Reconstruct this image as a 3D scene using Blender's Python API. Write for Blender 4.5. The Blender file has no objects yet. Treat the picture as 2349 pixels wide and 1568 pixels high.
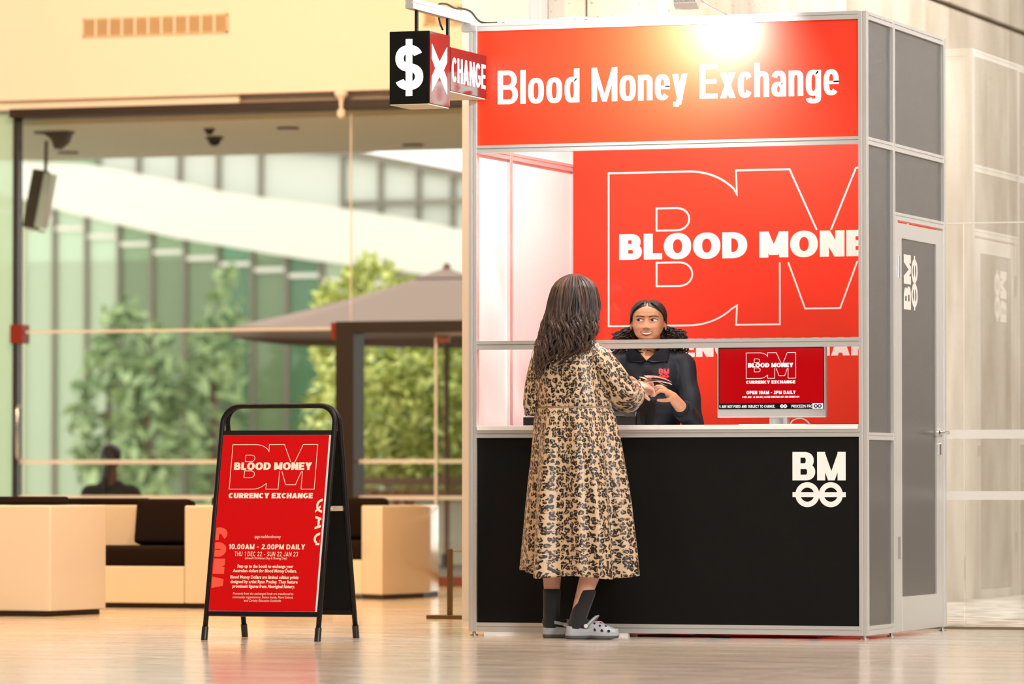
import bpy, bmesh, math, random
import numpy as np
from mathutils import Vector, Matrix
from mathutils.bvhtree import BVHTree

random.seed(7)
rng = np.random.default_rng(11)
PI = math.pi
scene = bpy.context.scene
col = scene.collection

# ---------------------------------------------------------------- camera
# world axes: +X runs along the booth front to the right, +Y runs from the booth front to its back
cam_data = bpy.data.cameras.new('camera')
cam = bpy.data.objects.new('camera', cam_data)
col.objects.link(cam)
cam.location = (6.0249, -22.0211, 0.7527)
cam.rotation_euler = (PI / 2 + 0.0292, 0, 0.3412)
cam_data.sensor_width = 36.0
cam_data.lens = 36.0 * 10960.65 / 2349.0
cam_data.clip_end = 400
cam_data.dof.use_dof = True
cam_data.dof.focus_distance = 23.0
cam_data.dof.aperture_fstop = 2.8
scene.camera = cam

# ---------------------------------------------------------------- sky, lights, exposure
world = bpy.data.worlds.new('sky')
scene.world = world
world.use_nodes = True
wn = world.node_tree.nodes
wn['Background'].inputs[0].default_value = (1.0, 0.98, 0.94, 1)
wn['Background'].inputs[1].default_value = 2.25

def area_light(name, loc, target, size, power, colour):
    d = bpy.data.lights.new(name, 'AREA')
    d.shape = 'DISK'; d.size = size; d.energy = power; d.color = colour
    o = bpy.data.objects.new(name, d); col.objects.link(o)
    o.location = loc
    o.rotation_euler = (Vector(target) - Vector(loc)).to_track_quat('-Z', 'Y').to_euler()
    return o
# unseen soft overhead lights added for the hall, warm downlights of the lounge
NEUTRAL = (1.0, 0.93, 0.85)
WARM = (1.0, 0.67, 0.42)
area_light('added_key_light', (9.5, -11.0, 4.2), (-1.2, 0, 1.3), 2.6, 900, (1.0, 0.97, 0.94))  # unseen soft light added for frontal fill and highlights on the cloth
area_light('added_hall_light', (1.5, -6.5, 7.2), (0.5, -4.5, 0), 4.0, 380, NEUTRAL)
area_light('added_hall_light', (-5.0, -8.0, 7.2), (-3.5, -4.0, 0), 4.5, 170, NEUTRAL)
area_light('added_hall_light', (5.5, -1.0, 7.2), (3.0, 0.5, 1.0), 3.5, 220, NEUTRAL)
area_light('downlight', (-8.5, 3.0, 6.2), (-8.3, 10.0, 3.2), 0.6, 215, WARM)
area_light('downlight', (-5.2, 3.5, 6.2), (-6.2, 10.0, 3.2), 0.6, 190, WARM)
area_light('downlight', (-5.2, -0.5, 6.2), (-5.8, 3.8, 0.3), 0.5, 330, (1.0, 0.58, 0.26))
area_light('downlight', (-3.2, 3.2, 6.2), (-4.8, 7.0, 0.3), 0.5, 240, (1.0, 0.58, 0.26))
area_light('downlight', (1.5, 5.0, 6.2), (-1.4, 8.0, 1.5), 0.6, 470, (1.0, 0.91, 0.80))  # unseen light added to brighten the concrete wall at the right
area_light('downlight', (6.0, 21.0, 6.8), (5.0, 26.0, 2.0), 0.8, 700, NEUTRAL)  # light added on the far wall to brighten the side panels' reflection
scene.view_settings.view_transform = 'Standard'
scene.view_settings.look = 'None'
scene.view_settings.gamma = 1.0
scene.view_settings.use_curve_mapping = False
scene.view_settings.exposure = 0.0

# ---------------------------------------------------------------- materials
MATS = {}
def mat(name, colour=(0.8, 0.8, 0.8), rough=0.5, metal=0.0, spec=0.5, emit=None, emit_s=0.0, coat=0.0, sheen=0.0):
    m = bpy.data.materials.new(name); m.use_nodes = True
    b = m.node_tree.nodes['Principled BSDF']
    b.inputs['Base Color'].default_value = (*colour, 1)
    b.inputs['Roughness'].default_value = rough
    b.inputs['Metallic'].default_value = metal
    b.inputs['Specular IOR Level'].default_value = spec
    b.inputs['Coat Weight'].default_value = coat
    b.inputs['Coat Roughness'].default_value = 0.08
    b.inputs['Sheen Weight'].default_value = sheen
    if emit:
        b.inputs['Emission Color'].default_value = (*emit, 1)
        b.inputs['Emission Strength'].default_value = emit_s
    MATS[name] = m
    return m
def nodes(m):
    return m.node_tree.nodes, m.node_tree.links, m.node_tree.nodes['Principled BSDF']
def noise_colour(m, c1, c2, scale=5.0, detail=4.0, stretch=(1, 1, 1), lo=0.35, hi=0.65, rough=None, bump=0.0, bscale=None):
    """two-tone grain on object coordinates, optional fine relief"""
    n, l, b = nodes(m)
    tc = n.new('ShaderNodeTexCoord'); mp = n.new('ShaderNodeMapping')
    mp.inputs['Scale'].default_value = stretch
    l.new(tc.outputs['Object'], mp.inputs[0])
    nz = n.new('ShaderNodeTexNoise'); nz.inputs['Scale'].default_value = scale; nz.inputs['Detail'].default_value = detail
    l.new(mp.outputs[0], nz.inputs['Vector'])
    cr = n.new('ShaderNodeValToRGB')
    cr.color_ramp.elements[0].position = lo; cr.color_ramp.elements[0].color = (*c1, 1)
    cr.color_ramp.elements[1].position = hi; cr.color_ramp.elements[1].color = (*c2, 1)
    l.new(nz.outputs['Fac'], cr.inputs[0]); l.new(cr.outputs[0], b.inputs['Base Color'])
    if bump:
        nb = n.new('ShaderNodeTexNoise'); nb.inputs['Scale'].default_value = bscale or scale * 6; nb.inputs['Detail'].default_value = 5
        l.new(mp.outputs[0], nb.inputs['Vector'])
        bp = n.new('ShaderNodeBump'); bp.inputs['Strength'].default_value = bump; bp.inputs['Distance'].default_value = 0.01
        l.new(nb.outputs['Fac'], bp.inputs['Height']); l.new(bp.outputs[0], b.inputs['Normal'])
    return cr, mp
def glass(name, tint=(1, 1, 1), refl=0.08, rough=0.0, haze=0.0, haze_col=(0.9, 0.95, 0.92)):
    m = bpy.data.materials.new(name); m.use_nodes = True
    n, l = m.node_tree.nodes, m.node_tree.links
    n.clear()
    out = n.new('ShaderNodeOutputMaterial')
    tr = n.new('ShaderNodeBsdfTransparent'); tr.inputs[0].default_value = (*tint, 1)
    gl = n.new('ShaderNodeBsdfGlossy'); gl.inputs['Roughness'].default_value = rough
    lw = n.new('ShaderNodeLayerWeight'); lw.inputs['Blend'].default_value = 0.5
    mr = n.new('ShaderNodeMapRange')
    l.new(lw.outputs['Facing'], mr.inputs[0])
    mr.inputs[3].default_value = refl; mr.inputs[4].default_value = 0.95
    pw = n.new('ShaderNodeMath'); pw.operation = 'POWER'; pw.inputs[1].default_value = 3.0
    l.new(lw.outputs['Facing'], pw.inputs[0]); l.new(pw.outputs[0], mr.inputs[0])
    mx = n.new('ShaderNodeMixShader'); l.new(mr.outputs[0], mx.inputs[0]); l.new(tr.outputs[0], mx.inputs[1]); l.new(gl.outputs[0], mx.inputs[2])
    last = mx
    if haze:
        df = n.new('ShaderNodeBsdfDiffuse'); df.inputs[0].default_value = (*haze_col, 1)
        m2 = n.new('ShaderNodeMixShader'); m2.inputs[0].default_value = haze
        l.new(mx.outputs[0], m2.inputs[1]); l.new(df.outputs[0], m2.inputs[2]); last = m2
    l.new(last.outputs[0], out.inputs[0])
    MATS[name] = m
    return m

# ---------------------------------------------------------------- mesh builder
class MB:
    def __init__(s):
        s.v = []; s.f = []
    def add(s, vs, fs):
        o = len(s.v); s.v.extend([tuple(p) for p in vs]); s.f.extend([tuple(i + o for i in f) for f in fs]); return s
    def box(s, x0, x1, y0, y1, z0, z1):
        return s.add([(x0, y0, z0), (x1, y0, z0), (x1, y1, z0), (x0, y1, z0), (x0, y0, z1), (x1, y0, z1), (x1, y1, z1), (x0, y1, z1)],
                     [(0, 3, 2, 1), (4, 5, 6, 7), (0, 1, 5, 4), (1, 2, 6, 5), (2, 3, 7, 6), (3, 0, 4, 7)])
    def obox(s, c, size, ax, ay, az):
        c = Vector(c); ax, ay, az = [Vector(a).normalized() for a in (ax, ay, az)]
        vs = []
        for k in (-.5, .5):
            for i, j in ((-.5, -.5), (.5, -.5), (.5, .5), (-.5, .5)):
                vs.append(c + ax * size[0] * i + ay * size[1] * j + az * size[2] * k)
        return s.add(vs, [(0, 3, 2, 1), (4, 5, 6, 7), (0, 1, 5, 4), (1, 2, 6, 5), (2, 3, 7, 6), (3, 0, 4, 7)])
    def prism(s, poly, fn, a, b):
        """poly: 2D points; fn(p, q, t) -> 3D; extruded from t=a to t=b"""
        n = len(poly)
        vs = [fn(p, q, a) for p, q in poly] + [fn(p, q, b) for p, q in poly]
        fs = [tuple(range(n))[::-1], tuple(range(n, 2 * n))] + [(i, (i + 1) % n, n + (i + 1) % n, n + i) for i in range(n)]
        return s.add(vs, fs)
    def tube(s, path, r, n=8, cap=True, squash=None):
        P = [Vector(p) for p in path]; m = len(P)
        R = r if isinstance(r, (list, tuple, np.ndarray)) else [r] * m
        T = []
        for i in range(m):
            t = P[min(i + 1, m - 1)] - P[max(i - 1, 0)]
            T.append(t.normalized() if t.length > 1e-9 else Vector((0, 0, 1)))
        up = Vector((0, 0, 1)) if abs(T[0].z) < 0.9 else Vector((1, 0, 0))
        N = (up - T[0] * up.dot(T[0])).normalized()
        vs = []
        for i in range(m):
            N = (N - T[i] * N.dot(T[i]))
            N = N.normalized() if N.length > 1e-6 else Vector((1, 0, 0))
            B = T[i].cross(N)
            for k in range(n):
                a = 2 * PI * k / n
                vs.append(P[i] + N * math.cos(a) * R[i] + B * math.sin(a) * R[i] * (squash or 1))
        fs = [(i * n + k, i * n + (k + 1) % n, (i + 1) * n + (k + 1) % n, (i + 1) * n + k) for i in range(m - 1) for k in range(n)]
        if cap:
            fs += [tuple(range(n))[::-1], tuple(range((m - 1) * n, m * n))]
        return s.add(vs, fs)
    def lathe(s, prof, c=(0, 0, 0), n=24, ax=(0, 0, 1)):
        """prof: (r, h) list along axis ax"""
        c = Vector(c); az = Vector(ax).normalized()
        a0 = Vector((1, 0, 0)) if abs(az.x) < 0.9 else Vector((0, 1, 0))
        a1 = (a0 - az * a0.dot(az)).normalized(); a2 = az.cross(a1)
        vs = []
        for r, h in prof:
            for k in range(n):
                t = 2 * PI * k / n
                vs.append(c + az * h + (a1 * math.cos(t) + a2 * math.sin(t)) * max(r, 1e-5))
        m = len(prof)
        fs = [(i * n + k, i * n + (k + 1) % n, (i + 1) * n + (k + 1) % n, (i + 1) * n + k) for i in range(m - 1) for k in range(n)]
        fs += [tuple(range(n))[::-1], tuple(range((m - 1) * n, m * n))]
        return s.add(vs, fs)
    def ell(s, c, r, rot=None, nu=20, nv=12):
        c = Vector(c); vs = []; fs = []
        for j in range(nv + 1):
            ph = PI * j / nv
            for i in range(nu):
                t = 2 * PI * i / nu
                p = Vector((r[0] * math.sin(ph) * math.cos(t), r[1] * math.sin(ph) * math.sin(t), r[2] * math.cos(ph)))
                if rot is not None: p = rot @ p
                vs.append(c + p)
        for j in range(nv):
            for i in range(nu):
                fs.append((j * nu + i, (j + 1) * nu + i, (j + 1) * nu + (i + 1) % nu, j * nu + (i + 1) % nu))
        return s.add(vs, fs)
    def cap(s, p0, p1, r0, r1, n=14):
        """tapered capsule"""
        p0, p1 = Vector(p0), Vector(p1); d = (p1 - p0); L = d.length; d = d / max(L, 1e-6)
        prof = []
        for k in range(6):
            a = -PI / 2 + PI / 2 * k / 5
            prof.append((r0 * math.cos(a), r0 * math.sin(a)))
        for k in range(6):
            a = PI / 2 * k / 5
            prof.append((r1 * math.cos(a), L + r1 * math.sin(a)))
        return s.lathe(prof, p0, n, d)
    def chain(s, pts, rs, n=14):
        for i in range(len(pts) - 1): s.cap(pts[i], pts[i + 1], rs[i], rs[i + 1], n)
        return s
    def grid(s, P, closed_u=False):
        """P[j][i] grid of points"""
        nv, nu = len(P), len(P[0])
        vs = [p for row in P for p in row]
        fs = []
        for j in range(nv - 1):
            for i in range(nu if closed_u else nu - 1):
                fs.append((j * nu + i, j * nu + (i + 1) % nu, (j + 1) * nu + (i + 1) % nu, (j + 1) * nu + i))
        return s.add(vs, fs)

def mk(name, mb, m, parent=None, smooth=False, bevel=0.0, kind=None, segs=2):
    me = bpy.data.meshes.new(name)
    if isinstance(mb, MB):
        me.from_pydata(mb.v, [], mb.f)
        bm = bmesh.new(); bm.from_mesh(me)
        bmesh.ops.recalc_face_normals(bm, faces=bm.faces)
        if bevel:
            es = [e for e in bm.edges if len(e.link_faces) == 2 and e.calc_face_angle(0) > 0.5]
            bmesh.ops.bevel(bm, geom=es, offset=bevel, segments=segs, profile=0.6, affect='EDGES', clamp_overlap=True)
        bm.to_mesh(me); bm.free()
    else:
        me = mb
    o = bpy.data.objects.new(name, me)
    col.objects.link(o)
    if m is not None:
        me.materials.clear(); me.materials.append(MATS[m] if isinstance(m, str) else m)
    if smooth:
        me.polygons.foreach_set('use_smooth', [True] * len(me.polygons))
        if smooth == 'auto':
            me.set_sharp_from_angle(angle=0.7)
    if parent: attach(o, parent)
    if kind: o['kind'] = kind
    return o
def attach(o, parent):
    o.parent = parent
    L = parent.location.copy()            # only top-level empties stand away from the origin
    o.matrix_parent_inverse = Matrix.Translation(-L)
def tag(o, label, cat, group=None, kind=None):
    o['label'] = label; o['category'] = cat
    if group: o['group'] = group
    if kind: o['kind'] = kind
    return o
def thing(name, loc, label, cat, group=None):
    e = bpy.data.objects.new(name, None); e.empty_display_size = 0.1
    e.location = loc; col.objects.link(e)
    return tag(e, label, cat, group)
def struct(name, loc=None, mb=None, m=None, **k):
    if mb is None:
        o = bpy.data.objects.new(name, None); o.location = loc; col.objects.link(o)
    else:
        o = mk(name, mb, m, **k)
    o['kind'] = 'structure'
    return o
def share(name, o, parent, loc):
    """another piece that uses the same mesh, moved by loc (world offset)"""
    c = bpy.data.objects.new(name, o.data); col.objects.link(c)
    attach(c, parent); c.location = loc
    return c
def fuse(mb, voxel=0.004, smooth=6, factor=0.5):
    """one continuous surface out of overlapping volumes"""
    me = bpy.data.meshes.new('tmp'); me.from_pydata(mb.v, [], mb.f)
    bm = bmesh.new(); bm.from_mesh(me); bmesh.ops.recalc_face_normals(bm, faces=bm.faces); bm.to_mesh(me); bm.free()
    o = bpy.data.objects.new('tmp', me); col.objects.link(o)
    r = o.modifiers.new('r', 'REMESH'); r.mode = 'VOXEL'; r.voxel_size = voxel; r.use_smooth_shade = True
    s = o.modifiers.new('s', 'SMOOTH'); s.factor = factor; s.iterations = smooth
    dg = bpy.context.evaluated_depsgraph_get(); dg.update()
    out = bpy.data.meshes.new_from_object(o.evaluated_get(dg))
    bpy.data.objects.remove(o); bpy.data.meshes.remove(me)
    out.polygons.foreach_set('use_smooth', [True] * len(out.polygons))
    return out
def bvh_of(me):
    return BVHTree.FromPolygons([v.co.copy() for v in me.vertices], [tuple(p.vertices) for p in me.polygons])
def lerp(a, b, t): return a + (b - a) * t
def sstep(a, b, x):
    t = min(1, max(0, (x - a) / (b - a))); return t * t * (3 - 2 * t)
# ---------------------------------------------------------------- lettering: flat shapes cut as thin geometry
def q_rect(x0, y0, x1, y1): return [(x0, y0), (x1, y0), (x1, y1), (x0, y1)]
def q_diag(x0, y0, x1, y1, w): return [(x0 - w / 2, y0), (x0 + w / 2, y0), (x1 + w / 2, y1), (x1 - w / 2, y1)]
def q_ring(cx, cy, rx, ry, t, h, a0=0, a1=360, n=28, e=2.15):
    out = []
    def pt(a, rx, ry):
        c, s = math.cos(a), math.sin(a)
        return (cx + rx * math.copysign(abs(c) ** (2 / e), c), cy + ry * math.copysign(abs(s) ** (2 / e), s))
    k = max(4, int(n * abs(a1 - a0) / 360))
    for i in range(k):
        b0 = math.radians(a0 + (a1 - a0) * i / k); b1 = math.radians(a0 + (a1 - a0) * (i + 1) / k)
        out.append([pt(b0, rx, ry), pt(b1, rx, ry), pt(b1, rx - t, ry - h), pt(b0, rx - t, ry - h)])
    return out
def q_line(pts, w, closed=False):
    """mitred outline along a polyline"""
    P = [Vector((p[0], p[1])) for p in pts]; n = len(P); L = []; R = []
    for i in range(n):
        if closed or 0 < i < n - 1:
            a = (P[i] - P[i - 1]).normalized(); b = (P[(i + 1) % n] - P[i]).normalized()
        elif i == 0: a = b = (P[1] - P[0]).normalized()
        else: a = b = (P[-1] - P[-2]).normalized()
        na = Vector((-a.y, a.x)); nb = Vector((-b.y, b.x)); m = na + nb
        m = m.normalized() if m.length > 1e-6 else na
        k = min(3.0, 1 / max(0.2, m.dot(na)))
        L.append(P[i] + m * w / 2 * k); R.append(P[i] - m * w / 2 * k)
    return [[tuple(L[i]), tuple(L[(i + 1) % n]), tuple(R[(i + 1) % n]), tuple(R[i])] for i in range(n if closed else n - 1)]
def bowl(x0, y0, y1, xr, t, h):
    ry = (y1 - y0) / 2; rx = min(ry, (xr - x0) * 0.72); cx = xr - rx
    return [q_rect(x0, y1 - h, cx, y1), q_rect(x0, y0, cx, y0 + h)] + q_ring(cx, (y0 + y1) / 2, rx, ry, t, h, -90, 90, 32)
def glyph(c, H, t, h, w):
    """polygons and advance width of a sans capital, figure or small letter; t stem, h bar thickness, w width factor"""
    S = lambda f: H * f * w
    if c == ' ': return [], S(.26)
    if c == 'A':
        W = S(.80); return [q_diag(t * .52, 0, W / 2, H, t * 1.02), q_diag(W - t * .52, 0, W / 2, H, t * 1.02), q_rect(W * .25, H * .16, W * .75, H * .16 + h)], W
    if c == 'B':
        W = S(.72); return [q_rect(0, 0, t, H)] + bowl(t * .5, H * .5 - h / 2, H, W * .94, t, h) + bowl(t * .5, 0, H * .5 + h / 2, W, t, h), W
    if c == 'C':
        W = S(.74); return q_ring(W / 2, H / 2, W / 2, H / 2, t, h, 42, 318), W * .97
    if c == 'D':
        W = S(.78); return [q_rect(0, 0, t, H)] + bowl(t * .5, 0, H, W, t, h), W
    if c == 'E':
        W = S(.62); return [q_rect(0, 0, t, H), q_rect(t, 0, W, h), q_rect(t, H - h, W, H), q_rect(t, H / 2 - h * .48, W * .93, H / 2 + h * .48)], W
    if c == 'F':
        W = S(.60); return [q_rect(0, 0, t, H), q_rect(t, H - h, W, H), q_rect(t, H * .47 - h * .5, W * .92, H * .47 + h * .5)], W
    if c == 'G':
        W = S(.78); return q_ring(W / 2, H / 2, W / 2, H / 2, t, h, 42, 318) + [q_rect(W * .55, H * .5 - h, W * .97, H * .5), q_rect(W * .97 - t * .9, H * .14, W * .97, H * .5)], W
    if c == 'H':
        W = S(.74); return [q_rect(0, 0, t, H), q_rect(W - t, 0, W, H), q_rect(t, H / 2 - h / 2, W - t, H / 2 + h / 2)], W
    if c == 'I': return [q_rect(0, 0, t, H)], t
    if c == 'J':
        W = S(.55); return [q_rect(W - t, H * .3, W, H)] + q_ring(W / 2, H * .3, W / 2, H * .3, t, h, 190, 360), W
    if c == 'K':
        W = S(.74); return [q_rect(0, 0, t, H), q_diag(t, H * .42, W - t * .55, H, t * 1.15), q_diag(t * 1.3, H * .5, W - t * .5, 0, t * 1.15)], W
    if c == 'L':
        W = S(.58); return [q_rect(0, 0, t, H), q_rect(t, 0, W, h)], W
    if c == 'M':
        W = S(.90); d = H * .10 if t > H * .26 else 0
        k = .98 if t > H * .26 else .82
        return [q_rect(0, 0, t, H), q_rect(W - t, 0, W, H), q_diag(t * .52, H, W / 2, d, t * k), q_diag(W - t * .52, H, W / 2, d, t * k)], W
    if c == 'N':
        W = S(.76); return [q_rect(0, 0, t, H), q_rect(W - t, 0, W, H), q_diag(t * .55, H, W - t * .55, 0, t * 1.1)], W
    if c == 'O':
        W = S(.86); return q_ring(W / 2, H / 2, W / 2, H / 2 * 1.02, t, h), W
    if c == 'Q':
        W = S(.86); return q_ring(W / 2, H / 2, W / 2, H / 2 * 1.02, t, h) + [q_diag(W * .55, H * .28, W * .92, -H * .06, t)], W
    if c == 'P':
        W = S(.68); return [q_rect(0, 0, t, H)] + bowl(t * .5, H * .36, H, W, t, h), W
    if c == 'R':
        W = S(.72); return [q_rect(0, 0, t, H)] + bowl(t * .5, H * .36, H, W * .97, t, h) + [q_diag(W * .5, H * .4, W - t * .5, 0, t * 1.08)], W
    if c in 'S$':
        W = S(.66); r = (H + h) / 4
        g = q_ring(W / 2, H - r, W / 2 * .96, r, t, h, 22, 270) + q_ring(W / 2, r, W / 2, r, t, h, -158, 90)
        if c == '$': g.append(q_rect(W / 2 - t * .40, -H * .13, W / 2 + t * .40, H * 1.13))
        return g, W
    if c == 'T':
        W = S(.64); return [q_rect(0, H - h, W, H), q_rect(W / 2 - t / 2, 0, W / 2 + t / 2, H)], W
    if c == 'U':
        W = S(.74); r = W / 2; return [q_rect(0, r * .9, t, H), q_rect(W - t, r * .9, W, H)] + q_ring(W / 2, r * .9, r, r * .9, t, h, 180, 360), W
    if c == 'V':
        W = S(.80); return [q_diag(t * .55, H, W / 2, 0, t * 1.05), q_diag(W - t * .55, H, W / 2, 0, t * 1.05)], W
    if c == 'X':
        W = S(.76); return [q_diag(t * .58, 0, W - t * .58, H, t * 1.16), q_diag(t * .58, H, W - t * .58, 0, t * 1.16)], W
    if c == 'Y':
        W = S(.76); return [q_diag(t * .56, H, W / 2, H * .4, t * 1.1), q_diag(W - t * .56, H, W / 2, H * .4, t * 1.1), q_rect(W / 2 - t / 2, 0, W / 2 + t / 2, H * .45)], W
    x = H * .745                                                    # height of the small letters
    if c == 'l': return [q_rect(0, 0, t, H)], t
    if c == 'o':
        W = S(.56); return q_ring(W / 2, x / 2, W / 2, x / 2 * 1.02, t, h, e=2.6), W
    if c == 'd':
        W = S(.52); return q_ring(W / 2, x / 2, W / 2, x / 2 * 1.02, t, h, e=2.6) + [q_rect(W - t, 0, W, H)], W
    if c in 'nh':
        W = S(.50); r = W / 2
        return [q_rect(0, 0, t, H if c == 'h' else x), q_rect(W - t, 0, W, x - r)] + q_ring(W / 2, x - r, r, r * 1.02, t, h, 0, 180, e=2.5), W
    if c == 'e':
        W = S(.52); return q_ring(W / 2, x / 2, W / 2, x / 2 * 1.02, t, h, 0, 318, e=2.6) + [q_rect(t * .6, x / 2 - h * .42, W, x / 2 + h * .30)], W
    if c == 'c':
        W = S(.49); return q_ring(W / 2, x / 2, W / 2, x / 2 * 1.02, t, h, 32, 328, e=2.6), W * .98
    if c == 'y':
        W = S(.52); return [q_diag(t * .5, x, W * .52, 0, t * .98), q_diag(W - t * .5, x, W * .40, -H * .16, t * .98), q_rect(W * .06, -H * .21, W * .44, -H * .21 + h)], W
    if c == 'x':
        W = S(.53); return [q_diag(t * .55, 0, W - t * .55, x, t * 1.1), q_diag(t * .55, x, W - t * .55, 0, t * 1.1)], W
    if c == 'a':
        W = S(.50); r = x * .29
        return q_ring(W * .48, r, W * .48, r, t, h * .9, e=2.4) + [q_rect(W - t, 0, W, x * .68)] + q_ring(W / 2, x - x * .32, W / 2, x * .33, t, h, 0, 165, e=2.4), W
    if c == 'g':
        W = S(.52); return q_ring(W / 2, x / 2, W / 2, x / 2 * 1.02, t, h, e=2.6) + [q_rect(W - t, -H * .05, W, x)] + q_ring(W / 2, -H * .04, W / 2, H * .19, t, h, 190, 360, e=2.5), W
    if c == '0':
        W = S(.66); return q_ring(W / 2, H / 2, W / 2, H / 2 * 1.02, t, h, e=2.4), W
    if c == '1':
        W = S(.40); return [q_rect(W - t, 0, W, H), q_diag(t * .1, H * .74, W - t * .6, H - h * .3, t * .8)], W
    if c == '2':
        W = S(.62); r = H * .29; return q_ring(W / 2, H - r, W / 2, r, t, h, -28, 165) + [q_diag(t * .62, h * .7, W - t * .65, H * .62, t * 1.15), q_rect(0, 0, W, h)], W
    if c == '3':
        W = S(.62); r = (H + h) / 4; return q_ring(W / 2, H - r, W / 2 * .95, r, t, h, -90, 150) + q_ring(W / 2, r, W / 2, r, t, h, -150, 90), W
    if c in '.,': return [q_rect(0, 0 if c == '.' else -h * .7, t, h)], t
    if c == '-': W = S(.40); return [q_rect(0, H * .36, W, H * .36 + h * .8)], W
    if c == '(': W = S(.3); return q_ring(W, H / 2, W, H * .62, t * .8, h, 120, 240), W
    if c == ')': W = S(.3); return q_ring(0, H / 2, W, H * .62, t * .8, h, -60, 60), W
    return [q_rect(0, 0, S(.5), H)], S(.5)
def text(s, H, t, h=None, w=1.0, gap=None, width=None, align='l'):
    """polygons of a line of lettering, cap height H, left end at 0; width squeezes it to that length"""
    h = h or t * .86; gap = H * .06 if gap is None else gap
    x = 0; out = []
    for c in s:
        g, W = glyph(c, H, t, h, w)
        out += [[(p + x, q) for p, q in poly] for poly in g]; x += W + gap
    x -= gap
    if width:
        k = width / x; out = [[(p * k, q) for p, q in poly] for poly in out]; x = width
    if align == 'c': out = [[(p - x / 2, q) for p, q in poly] for poly in out]
    return out
def font_text(s, size, align='CENTER', weight=0.0, shear=0.0, width=None):
    """small print with the built-in typeface -> polygons"""
    c = bpy.data.curves.new('t', 'FONT'); c.body = s; c.size = size; c.align_x = align; c.offset = weight; c.shear = shear
    c.resolution_u = 2; c.fill_mode = 'FRONT'
    o = bpy.data.objects.new('t', c); col.objects.link(o)
    dg = bpy.context.evaluated_depsgraph_get(); dg.update()
    me = bpy.data.meshes.new_from_object(o.evaluated_get(dg))
    V = [v.co.copy() for v in me.vertices]
    xs = [v.x for v in V]
    k = width / (max(xs) - min(xs)) if width else 1
    out = [[(V[i].x * k, V[i].y) for i in p.vertices] for p in me.polygons]
    bpy.data.objects.remove(o); bpy.data.curves.remove(c); bpy.data.meshes.remove(me)
    return out
def shift(polys, dx, dy, k=1.0): return [[(p * k + dx, q * k + dy) for p, q in poly] for poly in polys]
def turn(polys, a):
    c, s = math.cos(a), math.sin(a); return [[(p * c - q * s, p * s + q * c) for p, q in poly] for poly in polys]
def clip(polys, x0, y0, x1, y1):
    out = []
    for poly in polys:
        for ax, lim, sg in ((0, x0, 1), (0, x1, -1), (1, y0, 1), (1, y1, -1)):
            new = []
            for i in range(len(poly)):
                a, b = poly[i - 1], poly[i]
                da, db = (a[ax] - lim) * sg, (b[ax] - lim) * sg
                if (da >= 0) != (db >= 0):
                    k = da / (da - db); new.append((a[0] + (b[0] - a[0]) * k, a[1] + (b[1] - a[1]) * k))
                if db >= 0: new.append(b)
            poly = new
            if len(poly) < 3: break
        if len(poly) >= 3: out.append(poly)
    return out
def flat(name, polys, o, ax, ay, m, parent, lift=0.0008, thick=0.0):
    """lay polygons on the plane o + ax*x + ay*y"""
    o, ax, ay = Vector(o), Vector(ax).normalized(), Vector(ay).normalized(); nrm = ax.cross(ay).normalized()
    mb = MB()
    for k, poly in enumerate(polys):                                # neighbouring strokes overlap: each lies a hair above the last
        vs = [o + ax * p + ay * q + nrm * (lift + (k % 24) * 1.2e-5) for p, q in poly]
        if thick:
            n = len(poly); lo = [v - nrm * thick for v in vs]
            mb.add(vs + lo, [tuple(range(n))] + [(i, n + i, n + (i + 1) % n, (i + 1) % n) for i in range(n)])
        else: mb.add(vs, [tuple(range(len(vs)))])
    return mk(name, mb, m, parent)
def arcpts(cx, cy, rx, ry, a0, a1, n):
    return [(cx + rx * math.cos(math.radians(a0 + (a1 - a0) * i / n)), cy + ry * math.sin(math.radians(a0 + (a1 - a0) * i / n))) for i in range(n + 1)]
def outline_logo(W, H, lw):
    """the large outlined BM: polygons in a W x H box"""
    U = lambda pts: [(x * W, y * H) for x, y in pts]
    top = arcpts(.272, .68, .195, .32, 90, 33, 10); bot = arcpts(.272, .32, .195, .32, -37, -90, 10)
    p = q_line(U([(.700, .605), (.610, 1), (.431, 1), (.434, .845)] + top[::-1][1:] + [(0, 1), (0, 0)] + bot[::-1][:-1] + [(.434, .125), (.431, 0), (.577, 0), (.577, .40)]), lw)
    p += q_line(U([(.605, .40), (.661, .10), (.777, .10), (.834, .40)]), lw)
    p += q_line(U([(.747, .605), (.830, 1), (1, 1), (1, 0), (.846, 0), (.846, .40)]), lw)
    for y0, y1, xr in ((.619, .764, .262), (.257, .410, .272)):
        r = (y1 - y0) / 2
        p += q_line(U([(.163, y0), (.163, y1)] + arcpts(xr - .03, (y0 + y1) / 2, .042, r, 90, -90, 10)), lw, True)
    return p
def logo_print(W, lw):
    """outlined BM with the two lines of heavy lettering, lower left corner of the outline at 0,0"""
    H = W * .496
    p = outline_logo(W, H, lw)
    p += shift(text('BLOOD MONEY', H * .168, H * .050, H * .040, 1.05, H * .010, W * .916), W * .036, H * .432)
    p += shift(text('CURRENCY EXCHANGE', H * .118, H * .035, H * .028, 1.05, H * .007, W * .99), 0, -H * .205)
    return p
def infinity(W):
    r = W * .226; t = W * .098; out = []
    for sx in (-1, 1):
        out += q_ring(sx * r * .975, 0, r, r, t, t, 0, 360, 40, 2.0)
    out.append(q_rect(-W / 2, -W * .045, W / 2, W * .045))
    return out
def bm_badge(W):
    """BM over two joined barred rings, width W, centred on x, bottom at 0"""
    H = W * .515
    return shift(text('BM', H, H * .255, H * .2, 1.0, H * .06, W), -W / 2, W * .48) + shift(infinity(W), 0, W * .222)
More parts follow.
